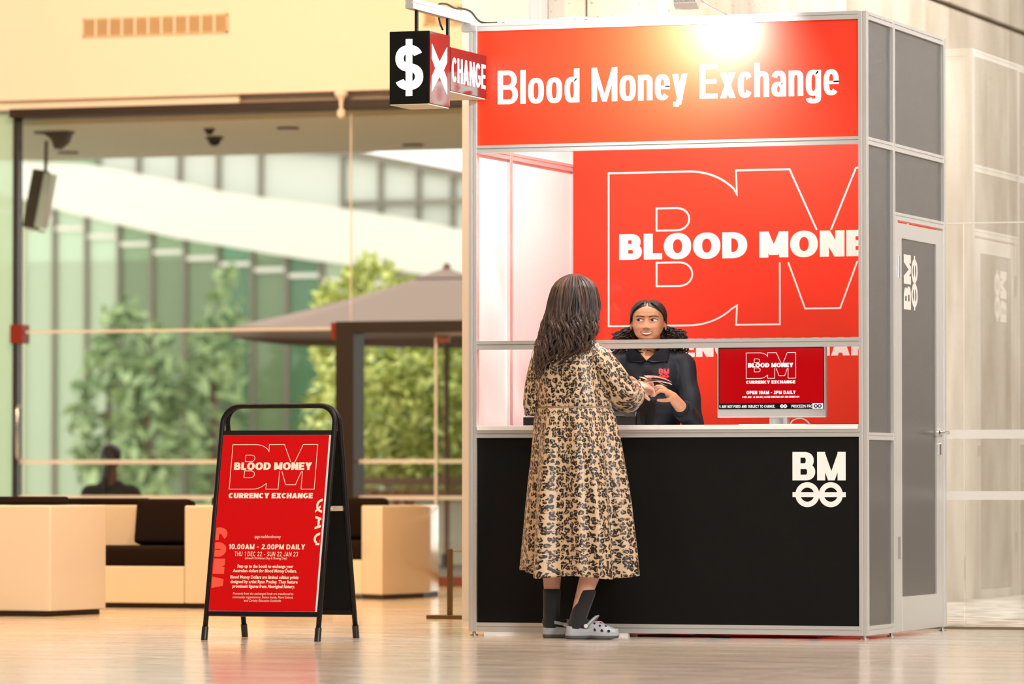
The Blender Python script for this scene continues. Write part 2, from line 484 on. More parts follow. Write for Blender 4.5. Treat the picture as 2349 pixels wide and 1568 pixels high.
# ---------------------------------------------------------------- shared materials
mat('aluminium', (0.78, 0.78, 0.77), 0.34, 0.62)
mat('silver_paint', (0.72, 0.72, 0.72), 0.4)
mat('groove', (0.16, 0.15, 0.14), 0.6)
mat('white_panel', (0.90, 0.89, 0.88), 0.28)
mat('white_gloss', (0.88, 0.85, 0.80), 0.12, coat=0.3)
mat('white_plastic', (0.88, 0.88, 0.88), 0.35)
mat('black_panel', (0.0065, 0.0062, 0.0055), 0.6, spec=0.12)
mat('black_plastic', (0.015, 0.015, 0.016), 0.32)
mat('black_steel', (0.009, 0.008, 0.008), 0.38, spec=0.2)
mat('charcoal_panel', (0.085, 0.078, 0.070), 0.26)
mat('red_print', (0.80, 0.034, 0.008), 0.50, spec=0.45)
mat('red_board', (0.60, 0.001, 0.002), 0.45, spec=0.15)
mat('print_white', (0.90, 0.89, 0.86), 0.5)
mat('print_cream', (0.93, 0.82, 0.68), 0.5)
mat('print_coral', (0.86, 0.095, 0.055), 0.5)
mat('print_red', (0.75, 0.02, 0.03), 0.5)
mat('lit_letter', (0.9, 0.9, 0.9), 0.4, emit=(1, 1, 1), emit_s=1.6)
mat('acrylic_black', (0.007, 0.007, 0.006), 0.45, spec=0.15)
mat('acrylic_red_reflection', (0.020, 0.003, 0.005), 0.12, spec=0.8, coat=0.4)  # glossy black sides; the header's red reflection is tinted into the colour
mat('screen_red', (0.01, 0, 0), 0.2, emit=(0.52, 0.0, 0.003), emit_s=1.0)
mat('screen_white', (0.1, 0.1, 0.1), 0.2, emit=(1, 1, 1), emit_s=1.1)
mat('screen_black', (0.005, 0.005, 0.005), 0.2)
mat('steel', (0.72, 0.72, 0.72), 0.18, 1.0)
mat('cable_black', (0.02, 0.02, 0.02), 0.5)
mat('cable_white', (0.85, 0.85, 0.85), 0.5)
mat('bulkhead_paint', (0.84, 0.785, 0.72), 0.7)
mat('hall_paint', (0.42, 0.38, 0.34), 0.8)
mat('vent_paint', (0.70, 0.55, 0.36), 0.6)
mat('dark_track', (0.018, 0.010, 0.006), 0.5)
mat('dark_bronze', (0.020, 0.014, 0.010), 0.4)
mat('red_box', (0.22, 0.02, 0.008), 0.4)
mat('soffit_paint', (0.62, 0.60, 0.47), 0.7)
mat('bronze_fitting', (0.10, 0.055, 0.03), 0.5)
mat('brown_sill', (0.16, 0.05, 0.025), 0.4)
mat('grey_paint', (0.74, 0.72, 0.71), 0.6)
m = mat('concrete', (0.6, 0.55, 0.48), 0.75)
noise_colour(m, (0.50, 0.44, 0.36), (0.72, 0.68, 0.61), 3.0, 10, (1, 1, 0.35), 0.28, 0.62, bump=0.25, bscale=60)
n, l, b = nodes(m)
vo = n.new('ShaderNodeTexNoise'); vo.inputs['Scale'].default_value = 55; vo.inputs['Detail'].default_value = 2
tc = n.new('ShaderNodeTexCoord'); l.new(tc.outputs['Object'], vo.inputs['Vector'])
cr = n.new('ShaderNodeValToRGB'); cr.color_ramp.elements[0].position = 0.28; cr.color_ramp.elements[1].position = 0.36
cr.color_ramp.elements[0].color = (0.45, 0.36, 0.26, 1); cr.color_ramp.elements[1].color = (1, 1, 1, 1)
l.new(vo.outputs['Fac'], cr.inputs[0])
mx = n.new('ShaderNodeMix'); mx.data_type = 'RGBA'; mx.blend_type = 'MULTIPLY'; mx.inputs[0].default_value = 1.0
src = b.inputs['Base Color'].links[0].from_socket
l.new(src, mx.inputs[6]); l.new(cr.outputs[0], mx.inputs[7]); l.new(mx.outputs[2], b.inputs['Base Color'])
mat('concrete_joint', (0.20, 0.14, 0.08), 0.9)
m = mat('stone_floor', (0.6, 0.55, 0.48), 0.13, spec=0.55)
cr, mp = noise_colour(m, (0.50, 0.43, 0.35), (0.70, 0.64, 0.56), 2.2, 8, (0.5, 2.6, 1), 0.3, 0.68)
n, l, b = nodes(m)
nr = n.new('ShaderNodeTexNoise'); nr.inputs['Scale'].default_value = 7; nr.inputs['Detail'].default_value = 6
l.new(mp.outputs[0], nr.inputs['Vector'])
rr = n.new('ShaderNodeMapRange'); rr.inputs[1].default_value = .3; rr.inputs[2].default_value = .7; rr.inputs[3].default_value = .10; rr.inputs[4].default_value = .22
l.new(nr.outputs['Fac'], rr.inputs[0]); l.new(rr.outputs[0], b.inputs['Roughness'])
mat('grout', (0.16, 0.12, 0.09), 0.8)
m = mat('pebble_floor', (0.7, 0.68, 0.64), 0.8)
noise_colour(m, (0.42, 0.40, 0.36), (0.86, 0.84, 0.80), 5.0, 5, (1, 1, 1), 0.40, 0.60)
glass('clear_glass', (0.99, 0.985, 0.985), 0.035)
glass('screen_wall_glass', (0.985, 0.985, 0.98), 0.19)
glass('wall_glass', (0.975, 0.993, 0.972), 0.03)
glass('aqua_glass', (0.74, 0.95, 0.91), 0.05, haze=0.42, haze_col=(0.72, 0.95, 0.90))
glass('frosted_strip', (0.97, 0.97, 0.96), 0.03, haze=0.55, haze_col=(0.90, 0.89, 0.87))

# ---------------------------------------------------------------- floor: large stone slabs with thin joints
mb = MB().box(-16, 12, -30, 26, -0.06, -0.006)
floor = struct('floor', mb=mb, m='grout')
du, dv = 1.5, 3.0
first = None
us = [-2.28 + du * k for k in range(-7, 7)]
for i, u0 in enumerate(us):
    for j in range(-4, 5):
        v0 = dv * j - 1.45 + (0.5 * dv if i % 2 else 0)
        if v0 > 9.5: continue
        if first is None:
            mb = MB().box(u0 + .0015, u0 + du - .0015, v0 + .0015, v0 + dv - .0015, -0.012, 0)
            first = mk('slab', mb, 'stone_floor', floor, bevel=.0012, segs=1); f0 = (u0, v0)
        else:
            share('slab', first, floor, (u0 - f0[0], v0 - f0[1], 0))
mb = MB().box(-1.38, 6, 1.84, 14, -0.004, 0.004)
struct('floor_2', mb=mb, m='pebble_floor')

# ---------------------------------------------------------------- lounge bulkhead and ceiling
mb = MB().box(-16, -2.9, 10.10, 10.45, 3.58, 7.0)
wall_back = struct('wall_back', mb=mb, m='bulkhead_paint')
mk('lip', MB().box(-16, -7.52, 10.16, 10.42, 3.515, 3.58), 'bulkhead_paint', wall_back)
mk('lip', MB().box(-7.52, -2.9, 10.24, 10.42, 3.515, 3.58), 'bulkhead_paint', wall_back)
mk('track', MB().box(-9.36, -2.9, 10.14, 10.36, 3.455, 3.518), 'dark_track', wall_back)
struct('ceiling', mb=MB().box(-16, -2.9, -1.0, 10.4, 6.6, 6.7), m='bulkhead_paint')
struct('wall_left', mb=MB().box(-16.2, -16, -1.0, 10.4, 0, 6.7), m='bulkhead_paint')

struct('ceiling_2', mb=MB().box(-16, -2.9, -30, -1.0, 7.5, 7.6), m='bulkhead_paint')
struct('ceiling_3', mb=MB().box(-2.9, 12, -30, 26, 7.5, 7.6), m='bulkhead_paint')
struct('wall_front', mb=MB().box(-16, 12, -30.2, -30, 0, 7.5), m='hall_paint')
struct('wall_4', mb=MB().box(12, 12.2, -30, 26, 0, 7.5), m='grey_paint')
struct('wall_5', mb=MB().box(-16.2, -16, -30, -1.0, 0, 7.5), m='hall_paint')
struct('wall_6', mb=MB().box(-1.4, 12, 26, 26.2, 0, 7.5), m='grey_paint')

def vent(u0, u1, label):
    t = thing('air_vent', (u0, 10.1, 4.03), label, 'vent', 'air vents in the bulkhead')
    fr = MB()
    z0, z1 = 4.028, 4.168
    for a in ((u0, u1, z0, z0 + .012), (u0, u1, z1 - .012, z1), (u0, u0 + .012, z0, z1), (u1 - .012, u1, z0, z1)):
        fr.box(a[0], a[1], 10.085, 10.1, a[2], a[3])
    mk('frame', fr, 'vent_paint', t)
    mk('backing', MB().box(u0, u1, 10.096, 10.1, z0, z1), 'vent_paint', t)
    for k in range(9):
        zc = z0 + .02 + k * .0125
        mk('slat', MB().obox(((u0 + u1) / 2, 10.09, zc), (u1 - u0 - .024, .012, .003), (1, 0, 0), (0, .8, .6), (0, -.6, .8)), 'vent_paint', t)
    nd = max(2, round((u1 - u0) / .105))
    for k in range(1, nd):
        uc = u0 + (u1 - u0) * k / nd
        mk('divider', MB().box(uc - .007, uc + .007, 10.084, 10.097, z0, z1), 'bulkhead_paint', t)
vent(-8.74, -7.58, 'long slatted air vent high on the cream bulkhead, in the clear')
vent(-6.05, -4.89, 'slatted air vent on the bulkhead, partly hidden behind the dollar sign')

# ---------------------------------------------------------------- lounge glass wall
w1 = struct('window_1', (-7, 10.25, 0))
for a, bb in ((-9.325, -6.676), (-6.668, -2.95)):
    mk('pane', MB().box(a, bb, 10.245, 10.257, 0.07, 3.456), 'wall_glass', w1)
mk('pane', MB().box(-16.0, -9.36, 10.24, 10.26, 0.0, 3.50), 'aqua_glass', w1)
mk('post', MB().box(-9.357, -9.327, 10.20, 10.30, 0.0, 3.456), 'dark_bronze', w1)
mk('glass_joint', MB().box(-6.677, -6.667, 10.238, 10.245, 1.91, 3.456), 'frosted_strip', w1)
mk('sill', MB().box(-9.33, -2.95, 10.18, 10.34, 0.0, 0.072), 'brown_sill', w1)
for z0, z1 in ((.883, .915), (.622, .652)):
    mk('frosted_strip', MB().box(-9.32, -2.95, 10.234, 10.244, z0, z1), 'frosted_strip', w1)
mk('top_rail', MB().box(-9.26, -6.78, 10.22, 10.25, 1.852, 1.874), 'frosted_strip', w1)
mk('rail_clamp', MB().box(-9.365, -9.265, 10.17, 10.30, 1.778, 1.918), 'red_box', w1, bevel=.004)
mk('rail_clamp', MB().box(-6.80, -6.72, 10.17, 10.30, 1.785, 1.905), 'red_box', w1, bevel=.004)
hb = MB().tube([(-9.30, 10.2, 1.31), (-9.27, 10.12, 1.315), (-9.27, 10.10, 1.28), (-9.27, 10.10, .95), (-9.27, 10.12, .92), (-9.30, 10.2, .925)], .012, 8)
mk('pull_handle', hb, 'steel', w1, smooth=True)
mk('hanger', MB().lathe([(.05, 0), (.05, -.04), (.02, -.07), (.012, -.14), (.03, -.15), (.03, -.19), (.012, -.21)], (-6.70, 10.12, 3.59), 14), 'bulkhead_paint', wall_back, smooth='auto')
d1 = struct('door_1', (-6.0, 10.2, 0))
mk('frame_post', MB().box(-6.745, -6.605, 10.12, 10.34, 0.0, 1.91), 'dark_bronze', d1, bevel=.004)
mk('frame_header', MB().box(-6.605, -2.95, 10.12, 10.34, 1.828, 1.91), 'dark_bronze', d1, bevel=.004)
mk('door_leaf', MB().box(-5.99, -4.9, 10.195, 10.207, 0.05, 1.80), 'wall_glass', d1)
mk('leaf_edge', MB().box(-6.005, -5.988, 10.19, 10.212, 0.05, 1.80), 'frosted_strip', d1)
mk('patch_fitting', MB().box(-5.99, -5.89, 10.185, 10.217, 1.75, 1.80), 'brown_sill', d1)
mk('transom_strip', MB().box(-5.99, -4.9, 10.19, 10.21, 1.803, 1.826), 'frosted_strip', d1)

# ---------------------------------------------------------------- concrete walls, column, glass wall to the right
wr = struct('wall_right', (-1.4, 8, 0))
mk('backing', MB().box(-1.75, -1.43, 2.76, 26, 0, 8.0), 'concrete_joint', wr)
cuts = [2.40, 2.92, 5.75, 8.64, 11.6, 14.6, 17.6, 20.6, 26]
for a, bb in zip(cuts[:-1], cuts[1:]):
    mk('concrete_panel', MB().box(-1.44, -1.40, a + .004, bb - .004, 0, 3.725), 'concrete', wr, bevel=.004, segs=1)
    mk('concrete_panel', MB().box(-1.44, -1.40, a + .004, bb - .004, 3.757, 8.0), 'concrete', wr, bevel=.004, segs=1)
wc = struct('wall_2', (-2.0, 2.4, 0))
mk('backing', MB().box(-2.44, -1.45, 2.45, 2.75, 0, 8.0), 'groove', wc)
for a, bb in ((-2.44, -2.228), (-2.216, -1.405)):
    mk('concrete_panel', MB().box(a, bb, 2.40, 2.46, 0, 8.0), 'concrete', wc, bevel=.003, segs=1)
wc2 = struct('wall_3', mb=MB().box(-2.88, -2.50, 2.25, 2.75, 0, 8.0), m='grey_paint')
mk('pilaster', MB().box(-2.50, -2.442, 2.30, 2.75, 0, 8.0), 'grey_paint', wc2)
w2 = struct('window_2', (1, 1.8, 0))
mk('pane', MB().box(-0.6, 0.02, 1.80, 1.812, 0.012, 2.072), 'screen_wall_glass', w2)
mk('pane', MB().box(0.024, 4.0, 1.80, 1.812, 0.012, 2.072), 'screen_wall_glass', w2)
mk('pane', MB().box(-0.6, 4.0, 1.80, 1.812, 2.080, 4.6), 'screen_wall_glass', w2)
mk('glass_joint', MB().box(-0.6, 4.0, 1.798, 1.814, 2.072, 2.080), 'frosted_strip', w2)
mk('floor_channel', MB().box(-0.6, 4.0, 1.79, 1.822, 0.0, 0.012), 'concrete_joint', w2)
for z0, z1 in ((.972, 1.018), (.660, .704)):
    mk('frosted_strip', MB().box(-0.6, 4.0, 1.793, 1.799, z0, z1), 'frosted_strip', w2)
# ---------------------------------------------------------------- the exchange booth
booth = thing('exchange_booth', (-1.0, 0.75, 0), 'tall red and black currency exchange booth of silver posts with a service window', 'booth')
def post(u, v, z0=0.02, z1=3.0, r=.020):
    prof = [(-r, -r * .35), (-r, -r), (-r * .18, -r), (-r * .18, -r * .82), (r * .18, -r * .82), (r * .18, -r), (r, -r), (r, -r * .18), (r * .82, -r * .18), (r * .82, r * .18), (r, r * .18), (r, r),
            (r * .18, r), (r * .18, r * .82), (-r * .18, r * .82), (-r * .18, r), (-r, r), (-r, r * .18), (-r * .82, r * .18), (-r * .82, -r * .35)]
    p = mk('post', MB().prism(prof, lambda a, c, t: (u + a, v + c, t), z0, z1), 'aluminium', booth)
    return p
POSTS = [(-2.0, .02), (-.02, .02), (-2.0, .513), (-.02, .513), (-2.0, 1.505), (-.02, 1.505)]
for u, v in POSTS:
    post(u, v)
    f = MB().lathe([(.022, 0), (.022, .006), (.009, .008), (.009, .022)], (u, v, 0), 16)
    mk('levelling_foot', f, 'steel', booth, smooth='auto')
def rail_prof(z0, z1, d=.018):
    zc = (z0 + z1) / 2 + (z1 - z0) * .06; g = .0025
    return [(-d, z0), (d, z0), (d, zc - g), (d - .006, zc - g), (d - .006, zc + g), (d, zc + g), (d, z1), (-d, z1), (-d, zc + g), (-d + .006, zc + g), (-d + .006, zc - g), (-d, zc - g)]
def rail_u(u0, u1, v, z0, z1):
    return mk('rail', MB().prism(rail_prof(z0, z1), lambda a, z, t: (t, v + a, z), u0, u1), 'aluminium', booth)
def rail_v(u, v0, v1, z0, z1):
    return mk('rail', MB().prism(rail_prof(z0, z1), lambda a, z, t: (u + a, t, z), v0, v1), 'aluminium', booth)
U0, U1 = -1.98, -.04
rail_u(U0, U1, .018, 2.963, 3.002)
mk('rail_end', MB().box(-2.058, U0, -.003, .043, 2.963, 3.003), 'aluminium', booth, bevel=.002)
for z0, z1 in ((2.364, 2.401), (1.398, 1.441), (.967, 1.004), (.020, .064)):
    rail_u(U0, U1, .019, z0, z1)
for z0, z1 in ((2.963, 3.0),):
    rail_u(U0, U1, 1.505, z0, z1)
for u in (-2.0, -.02):
    for v0, v1 in ((.04, .493), (.533, 1.485)):
        rail_v(u, v0, v1, 2.963, 3.0); rail_v(u, v0, v1, 2.364, 2.401)
rail_v(-2.0, .04, .493, .02, .064); rail_v(-2.0, .533, 1.485, .02, .064)
rail_v(-.02, .04, .493, .953, .988); rail_v(-.02, .04, .493, .02, .064)
rail_v(-.02, .533, 1.485, 2.030, 2.067)
# panels
mk('side_panel', MB().box(-.024, -.016, .04, .493, .064, .953), 'charcoal_panel', booth)
mk('side_panel', MB().box(-.024, -.016, .04, .493, .988, 2.364), 'charcoal_panel', booth)
mk('side_panel', MB().box(-.024, -.016, .04, .493, 2.401, 2.963), 'charcoal_panel', booth)
mk('side_panel', MB().box(-.024, -.016, .533, 1.485, 2.067, 2.364), 'charcoal_panel', booth)
mk('side_panel', MB().box(-.024, -.016, .533, 1.485, 2.401, 2.963), 'charcoal_panel', booth)
for v0, v1 in ((.04, .493), (.533, 1.485)):
    mk('inner_panel', MB().box(-2.004, -1.996, v0, v1, .064, 2.364), 'white_panel', booth)
    mk('inner_panel', MB().box(-2.004, -1.996, v0, v1, 2.401, 2.963), 'white_panel', booth)
bp = mk('back_panel', MB().box(-1.98, -.04, 1.475, 1.485, .03, 2.96), 'red_print', booth)
mk('rear_panel', MB().box(-1.98, -.04, 1.486, 1.494, .03, 2.96), 'white_panel', booth)
bp['label'] = 'red printed back panel with large outlined letters'
flat('lettering', logo_print(1.60, .0088), (-1.786, 1.475, 1.557), (1, 0, 0), (0, 0, 1), 'print_white', bp)
hp = mk('header_panel', MB().box(U0, U1, .012, .020, 2.401, 2.963), 'red_print', booth)
hp['label'] = 'red header sign panel'
flat('lettering', text('Blood Money Exchange', .165, .0285, .0225, .90, .0125, 1.735), (-1.873, .012, 2.602), (1, 0, 0), (0, 0, 1), 'print_white', hp)
cp = mk('counter_panel', MB().box(U0, U1, .014, .022, .064, .967), 'black_panel', booth)
flat('logo', bm_badge(.264), (-.241, .014, .632), (1, 0, 0), (0, 0, 1), 'print_white', cp)
mk('window_pane', MB().box(U0, U1, .016, .022, 1.441, 2.364), 'clear_glass', booth)
mk('worktop', MB().box(-1.975, -.045, -.004, .52, 1.004, 1.026), 'white_panel', booth, bevel=.0015)
mk('packing_strip', MB().box(-1.94, -1.20, .002, .034, 0.0, .0195), 'white_panel', booth)
# door in the right side
door = mk('door', MB().box(-.036, -.006, .60, .672, .022, 2.018).box(-.036, -.006, 1.345, 1.468, .022, 2.018).box(-.036, -.006, .672, 1.345, 1.945, 2.018), 'aluminium', booth)
mk('door_panel', MB().box(-.026, -.014, .672, 1.345, .19, 1.945), 'charcoal_panel', door)
mk('kick_plate', MB().box(-.034, -.004, .672, 1.345, .022, .19), 'aluminium', door)
flat('logo', turn(bm_badge(.27), PI / 2), (-.014, 1.005, 1.735), (0, 1, 0), (0, 0, 1), 'print_white', door)
for z in (1.80, .43):
    mk('hinge', MB().lathe([(.009, -.055), (.009, .055)], (-.002, .588, z), 12), 'steel', door, smooth='auto')
mk('handle', MB().lathe([(.022, 0), (.022, .012), (.010, .014), (.010, .045)], (-.006, 1.40, .998), 16, (1, 0, 0)).tube([(.036, 1.40, .998), (.042, 1.385, .998), (.044, 1.33, .998), (.042, 1.28, .998), (.030, 1.268, .998)], .0095, 10), 'steel', door, smooth='auto')
mk('lock', MB().obox((-.001, 1.40, .915), (.014, .034, .066), (1, 0, 0), (0, 1, 0), (0, 0, 1)), 'steel', door, bevel=.006)
mk('door_jamb', MB().box(-.038, -.004, .548, .592, .02, 2.03).box(-.038, -.004, 1.470, 1.484, .02, 2.03), 'aluminium', booth)

# ---------------------------------------------------------------- projecting sign: arm, rods, two lit boxes
sg = thing('projecting_sign', (-2.03, -.4, 2.55), 'black box sign with reflected red tinted into its sides reading dollar and XCHANGE hung from a silver arm', 'sign')
mk('arm', MB().prism([(a + 0, z) for a, z in rail_prof(3.003, 3.053, .020)], lambda a, z, t: (-2.03 + a, t, z), -.80, .04), 'aluminium', sg)
for v, z in ((-.70, 2.895), (-.27, 2.842)):
    mk('rod', MB().lathe([(.0095, z), (.0095, 3.003)], (-2.03, v, 0), 12), 'black_steel', sg, smooth='auto')
bx = mk('dollar_box', MB().box(-2.13, -1.93, -.80, -.52, 2.548, 2.895), 'acrylic_black', sg, bevel=.002)
mk('side_face', MB().box(-1.93, -1.926, -.798, -.522, 2.55, 2.893), 'acrylic_red_reflection', bx)
mk('base_plate', MB().box(-2.128, -1.932, -.798, -.522, 2.544, 2.548), 'soffit_paint', bx)
flat('dollar', text('$', .215, .042, .038, 1.02), (-2.03 - .0725, -.80, 2.548 + .066), (1, 0, 0), (0, 0, 1), 'lit_letter', bx)
X = [q_diag(.032, 0, .128, .205, .055), q_diag(.128, 0, .032, .205, .055)]
xs = [[(.0, .0), (.052, .075), (.080, .102), (.028, .102)], [(.0, .0), (.0, .062), (.030, .102), (.056, .102)],
      [(.160, .0), (.160, .062), (.130, .102), (.104, .102)], [(.160, .0), (.104, .079), (.080, .102), (.132, .102)]]
P0 = [(.0, .0), (.075, .088), (.080, .102), (.028, .105), (.0, .060)]
def xpart(sx, sy):
    pts = [(0, 0), (0, .066), (.036, .104), (.080, .104), (.080, .072)]
    return [[(p if sx > 0 else .16 - p), (q if sy > 0 else .208 - q)] for p, q in pts]
xpoly = [[tuple(a) for a in xpart(sx, sy)] for sx in (1, -1) for sy in (1, -1)]
flat('letter_x', [[(p * 1.30, q * 1.10) for p, q in poly] for poly in xpoly], (-1.926, -.770, 2.607), (0, 1, 0), (0, 0, 1), 'lit_letter', bx)
b2 = mk('name_box', MB().box(-2.13, -1.93, -.518, -.004, 2.630, 2.842), 'acrylic_black', sg, bevel=.002)
mk('side_face', MB().box(-1.93, -1.926, -.516, -.006, 2.632, 2.840), 'acrylic_red_reflection', b2)
mk('base_plate', MB().box(-2.128, -1.932, -.516, -.006, 2.626, 2.630), 'soffit_paint', b2)
flat('lettering', text('CHANGE', .118, .0205, .017, .78, .012, .475), (-1.926, -.495, 2.676), (0, 1, 0), (0, 0, 1), 'lit_letter', b2)

# cables on the booth top
def cable(name, pts, r, m, label):
    P = []
    n = len(pts)
    for i in range(n - 1):
        p0, p1, p2, p3 = [Vector(pts[max(0, min(n - 1, k))]) for k in (i - 1, i, i + 1, i + 2)]
        for k in range(8):
            t = k / 8
            P.append(0.5 * ((2 * p1) + (p2 - p0) * t + (2 * p0 - 5 * p1 + 4 * p2 - p3) * t * t + (3 * p1 - p0 - 3 * p2 + p3) * t ** 3))
    P.append(Vector(pts[-1]))
    o = mk(name, MB().tube(P, r, 8), m, None, smooth=True)
    return tag(o, label, 'cable')
cable('sign_cable', [(-2.06, -.26, 2.95), (-2.065, -.29, 2.99), (-2.06, -.33, 3.06), (-2.04, -.27, 3.075), (-2.03, -.16, 3.062), (-2.03, -.10, 3.07), (-2.01, .0, 3.062), (-1.97, .05, 3.012), (-1.85, .04, 3.008)], .005, 'cable_black', 'thin black cable looping over the silver sign arm')
cable('lamp_cable', [(-1.88, .03, 3.008), (-1.80, .03, 3.016), (-1.65, .03, 3.008), (-1.48, .035, 3.020), (-1.36, .03, 3.009), (-1.22, .03, 3.020), (-1.12, .035, 3.014), (-1.03, .03, 3.012)], .005, 'cable_white', 'thin white cable lying along the top rail of the booth')

# clamp lamp and floodlight
t = thing('clamp_lamp', (-1.02, .02, 3.002), 'small white clamp with an arm on the booth top rail', 'lamp')
mk('clamp', MB().box(-1.045, -.985, -.004, .042, 3.002, 3.012).box(-1.035, -.995, .0, .036, 3.012, 3.030).box(-1.045, -1.005, .0, .036, 3.030, 3.085), 'white_plastic', t, bevel=.004)
mk('arm', MB().tube([(-1.03, .02, 3.07), (-1.07, .05, 3.10), (-1.10, .25, 3.18), (-1.10, .42, 3.26)], .008, 8), 'white_plastic', t, smooth=True)
mk('lamp_head', MB().lathe([(.02, .06), (.05, .05), (.062, 0), (.058, -.01)], (-1.10, .44, 3.24), 20, (0, -.3, 1)), 'white_plastic', t, smooth='auto')
area_light('clamp_lamp_light', (-1.10, .445, 3.215), (-1.25, 1.1, 1.6), .10, 40, (1.0, .96, .92))
t = thing('floodlight', (-.76, -.42, 3.002), 'silver finned floodlight above the header, lighting it', 'lamp')
fl = MB()
fc = Vector((-.76, -.42, 3.040)); ay = Vector((0, .80, -.60)).normalized(); az = Vector((0, .60, .80)).normalized()
fl.obox(fc, (.118, .050, .090), (1, 0, 0), ay, az)
mk('housing', fl, 'silver_paint', t, bevel=.004)
for k in range(9):
    mk('fin', MB().obox(fc - ay * .034 + Vector((-.052 + k * .013, 0, 0)), (.003, .020, .085), (1, 0, 0), ay, az), 'silver_paint', t)
mk('lens', MB().obox(fc + ay * .0265, (.106, .003, .078), (1, 0, 0), ay, az), 'white_plastic', t)
mk('bracket', MB().tube([(-.705, -.42, 3.040), (-.705, -.30, 3.026), (-.705, -.02, 3.010), (-.705, .02, 3.008)], .006, 8), 'aluminium', t, smooth=True)
area_light('floodlight_light', fc + ay * .034, fc + ay * .034 + Vector((-.36, .42, -.22)), .10, 80, (1.0, .97, .93))

# ---------------------------------------------------------------- things on the worktop
mo = thing('monitor', (-.59, .40, 1.026), 'silver computer monitor with a red exchange screen facing the customer', 'monitor')
mv = .40
mk('casing', MB().box(-.868, -.318, mv, mv + .035, 1.066, 1.414), 'aluminium', mo, bevel=.004)
sc_ = mk('screen', MB().box(-.861, -.325, mv - .002, mv, 1.107, 1.409), 'screen_black', mo)
ax, az = (1, 0, 0), (0, 0, 1); so = (-.861, mv - .002, 1.107)
flat('red_image', [q_rect(.004, .028, .532, .296)], so, ax, az, 'screen_red', sc_, .0004)
flat('image_lettering', shift(logo_print(.252, .0022), .142, .150) + shift(text('OPEN 10AM - 2PM DAILY', .0165, .0040, .0036, .95, .0020, .250), .143, .073)
     + shift(text('(1 DEC 2022 - 22 JAN 2023, CLOSED CHRISTMAS DAY AND BOXING DAY)', .0088, .0018, .0016, .8, .0012, .290), .122, .055), so, ax, az, 'screen_white', sc_, .0009)
tick = shift(text('S ARE NOT FIXED AND SUBJECT TO CHANGE.', .0135, .0022, .0020, .85, .0015, .285), .004, .0065)
tick2 = clip(shift(text('PROCEEDS FROM', .0135, .0022, .0020, .85, .0015, .118), .372, .0065), 0, 0, .476, 1)
flat('ticker_logo', shift(infinity(.038), .332, .0135), so, ax, az, 'screen_white', sc_, .0006)
flat('ticker_lettering', tick2, so, ax, az, 'screen_white', sc_, .0006)
flat('ticker_lettering', tick, so, ax, az, 'screen_white', sc_, .0006)
flat('ticker_tile', [q_rect(.478, .001, .532, .027)], so, ax, az, 'screen_white', sc_, .0006)
flat('ticker_rings', shift(infinity(.044), .505, .0135), so, ax, az, 'screen_black', sc_, .0010)
mk('neck', MB().box(-.605, -.515, mv + .035, mv + .055, 1.034, 1.18).box(-.605, -.585, mv + .01, mv + .04, 1.03, 1.07).box(-.535, -.515, mv + .01, mv + .04, 1.03, 1.07), 'aluminium', mo)
mk('base', MB().box(-.735, -.395, mv - .08, mv + .11, 1.026, 1.033), 'aluminium', mo, bevel=.002)
cable('monitor_cable', [(-.51, mv + .05, 1.034), (-.50, mv + .06, 1.052), (-.47, mv + .07, 1.062), (-.44, mv + .07, 1.054), (-.42, mv + .08, 1.032), (-.44, mv + .10, 1.030)], .0035, 'cable_white', 'looped pale cable behind the monitor foot')
t = thing('receipt_printer', (-1.27, .22, 1.026), 'small black receipt printer on the white worktop beside the upright display', 'printer')
mk('body', MB().prism([(0, 1.026), (.11, 1.026), (.11, 1.090), (.02, 1.096), (0, 1.070)], lambda a, z, q: (q, .20 + a, z), -1.345, -1.225), 'black_plastic', t, bevel=.003)
mk('paper_slot', MB().box(-1.335, -1.28, .197, .203, 1.076, 1.080), 'groove', t)
mk('side_clip', MB().box(-1.224, -1.205, .21, .30, 1.026, 1.092), 'black_plastic', t, bevel=.003)
t = thing('customer_display', (-1.20, .32, 1.026), 'upright black glossy customer display standing on the worktop', 'display')
mk('plate', MB().box(-1.275, -1.155, .31, .322, 1.032, 1.155), 'black_plastic', t, bevel=.002)
mk('foot', MB().box(-1.26, -1.17, .30, .36, 1.026, 1.033), 'black_plastic', t)
t = thing('cash_tray', (-1.78, .20, 1.026), 'low black tray at the left end of the worktop', 'tray')
mk('tray', MB().box(-1.79, -1.62, .15, .30, 1.026, 1.070), 'black_plastic', t, bevel=.003)

# under the booth floor gap
mat_mb = MB().box(-1.15, -.30, .18, .95, 0.0, .008)
tag(mk('floor_mat', mat_mb, 'red_board', None), 'red floor mat inside the booth, seen under the front rail', 'mat')
st = thing('stool', (-.70, .55, 0), 'black stool on castors inside the booth, castors seen under the front rail', 'stool')
for k in range(5):
    a = 2 * PI * k / 5 + .3
    p = Vector((-.70 + .27 * math.cos(a), .55 + .27 * math.sin(a), .036))
    mk('castor', MB().lathe([(.010, -.014), (.027, -.012), (.027, .012), (.010, .014)], p, 16, (math.sin(a), -math.cos(a), 0)), 'black_plastic', st, smooth='auto')
    mk('base_arm', MB().tube([(-.70, .55, .085), (p.x, p.y, .072)], .014, 8), 'black_plastic', st)
mk('column', MB().lathe([(.03, .07), (.03, .25), (.016, .25), (.016, .62)], (-.70, .55, 0), 14), 'steel', st, smooth='auto')
mk('seat', MB().lathe([(.02, .62), (.17, .625), (.185, .65), (.18, .69), (.02, .695)], (-.70, .55, 0), 28), 'black_panel', st, smooth='auto')
for k, (u, v) in enumerate(((-1.30, .10), (-1.05, .14))):
    pass
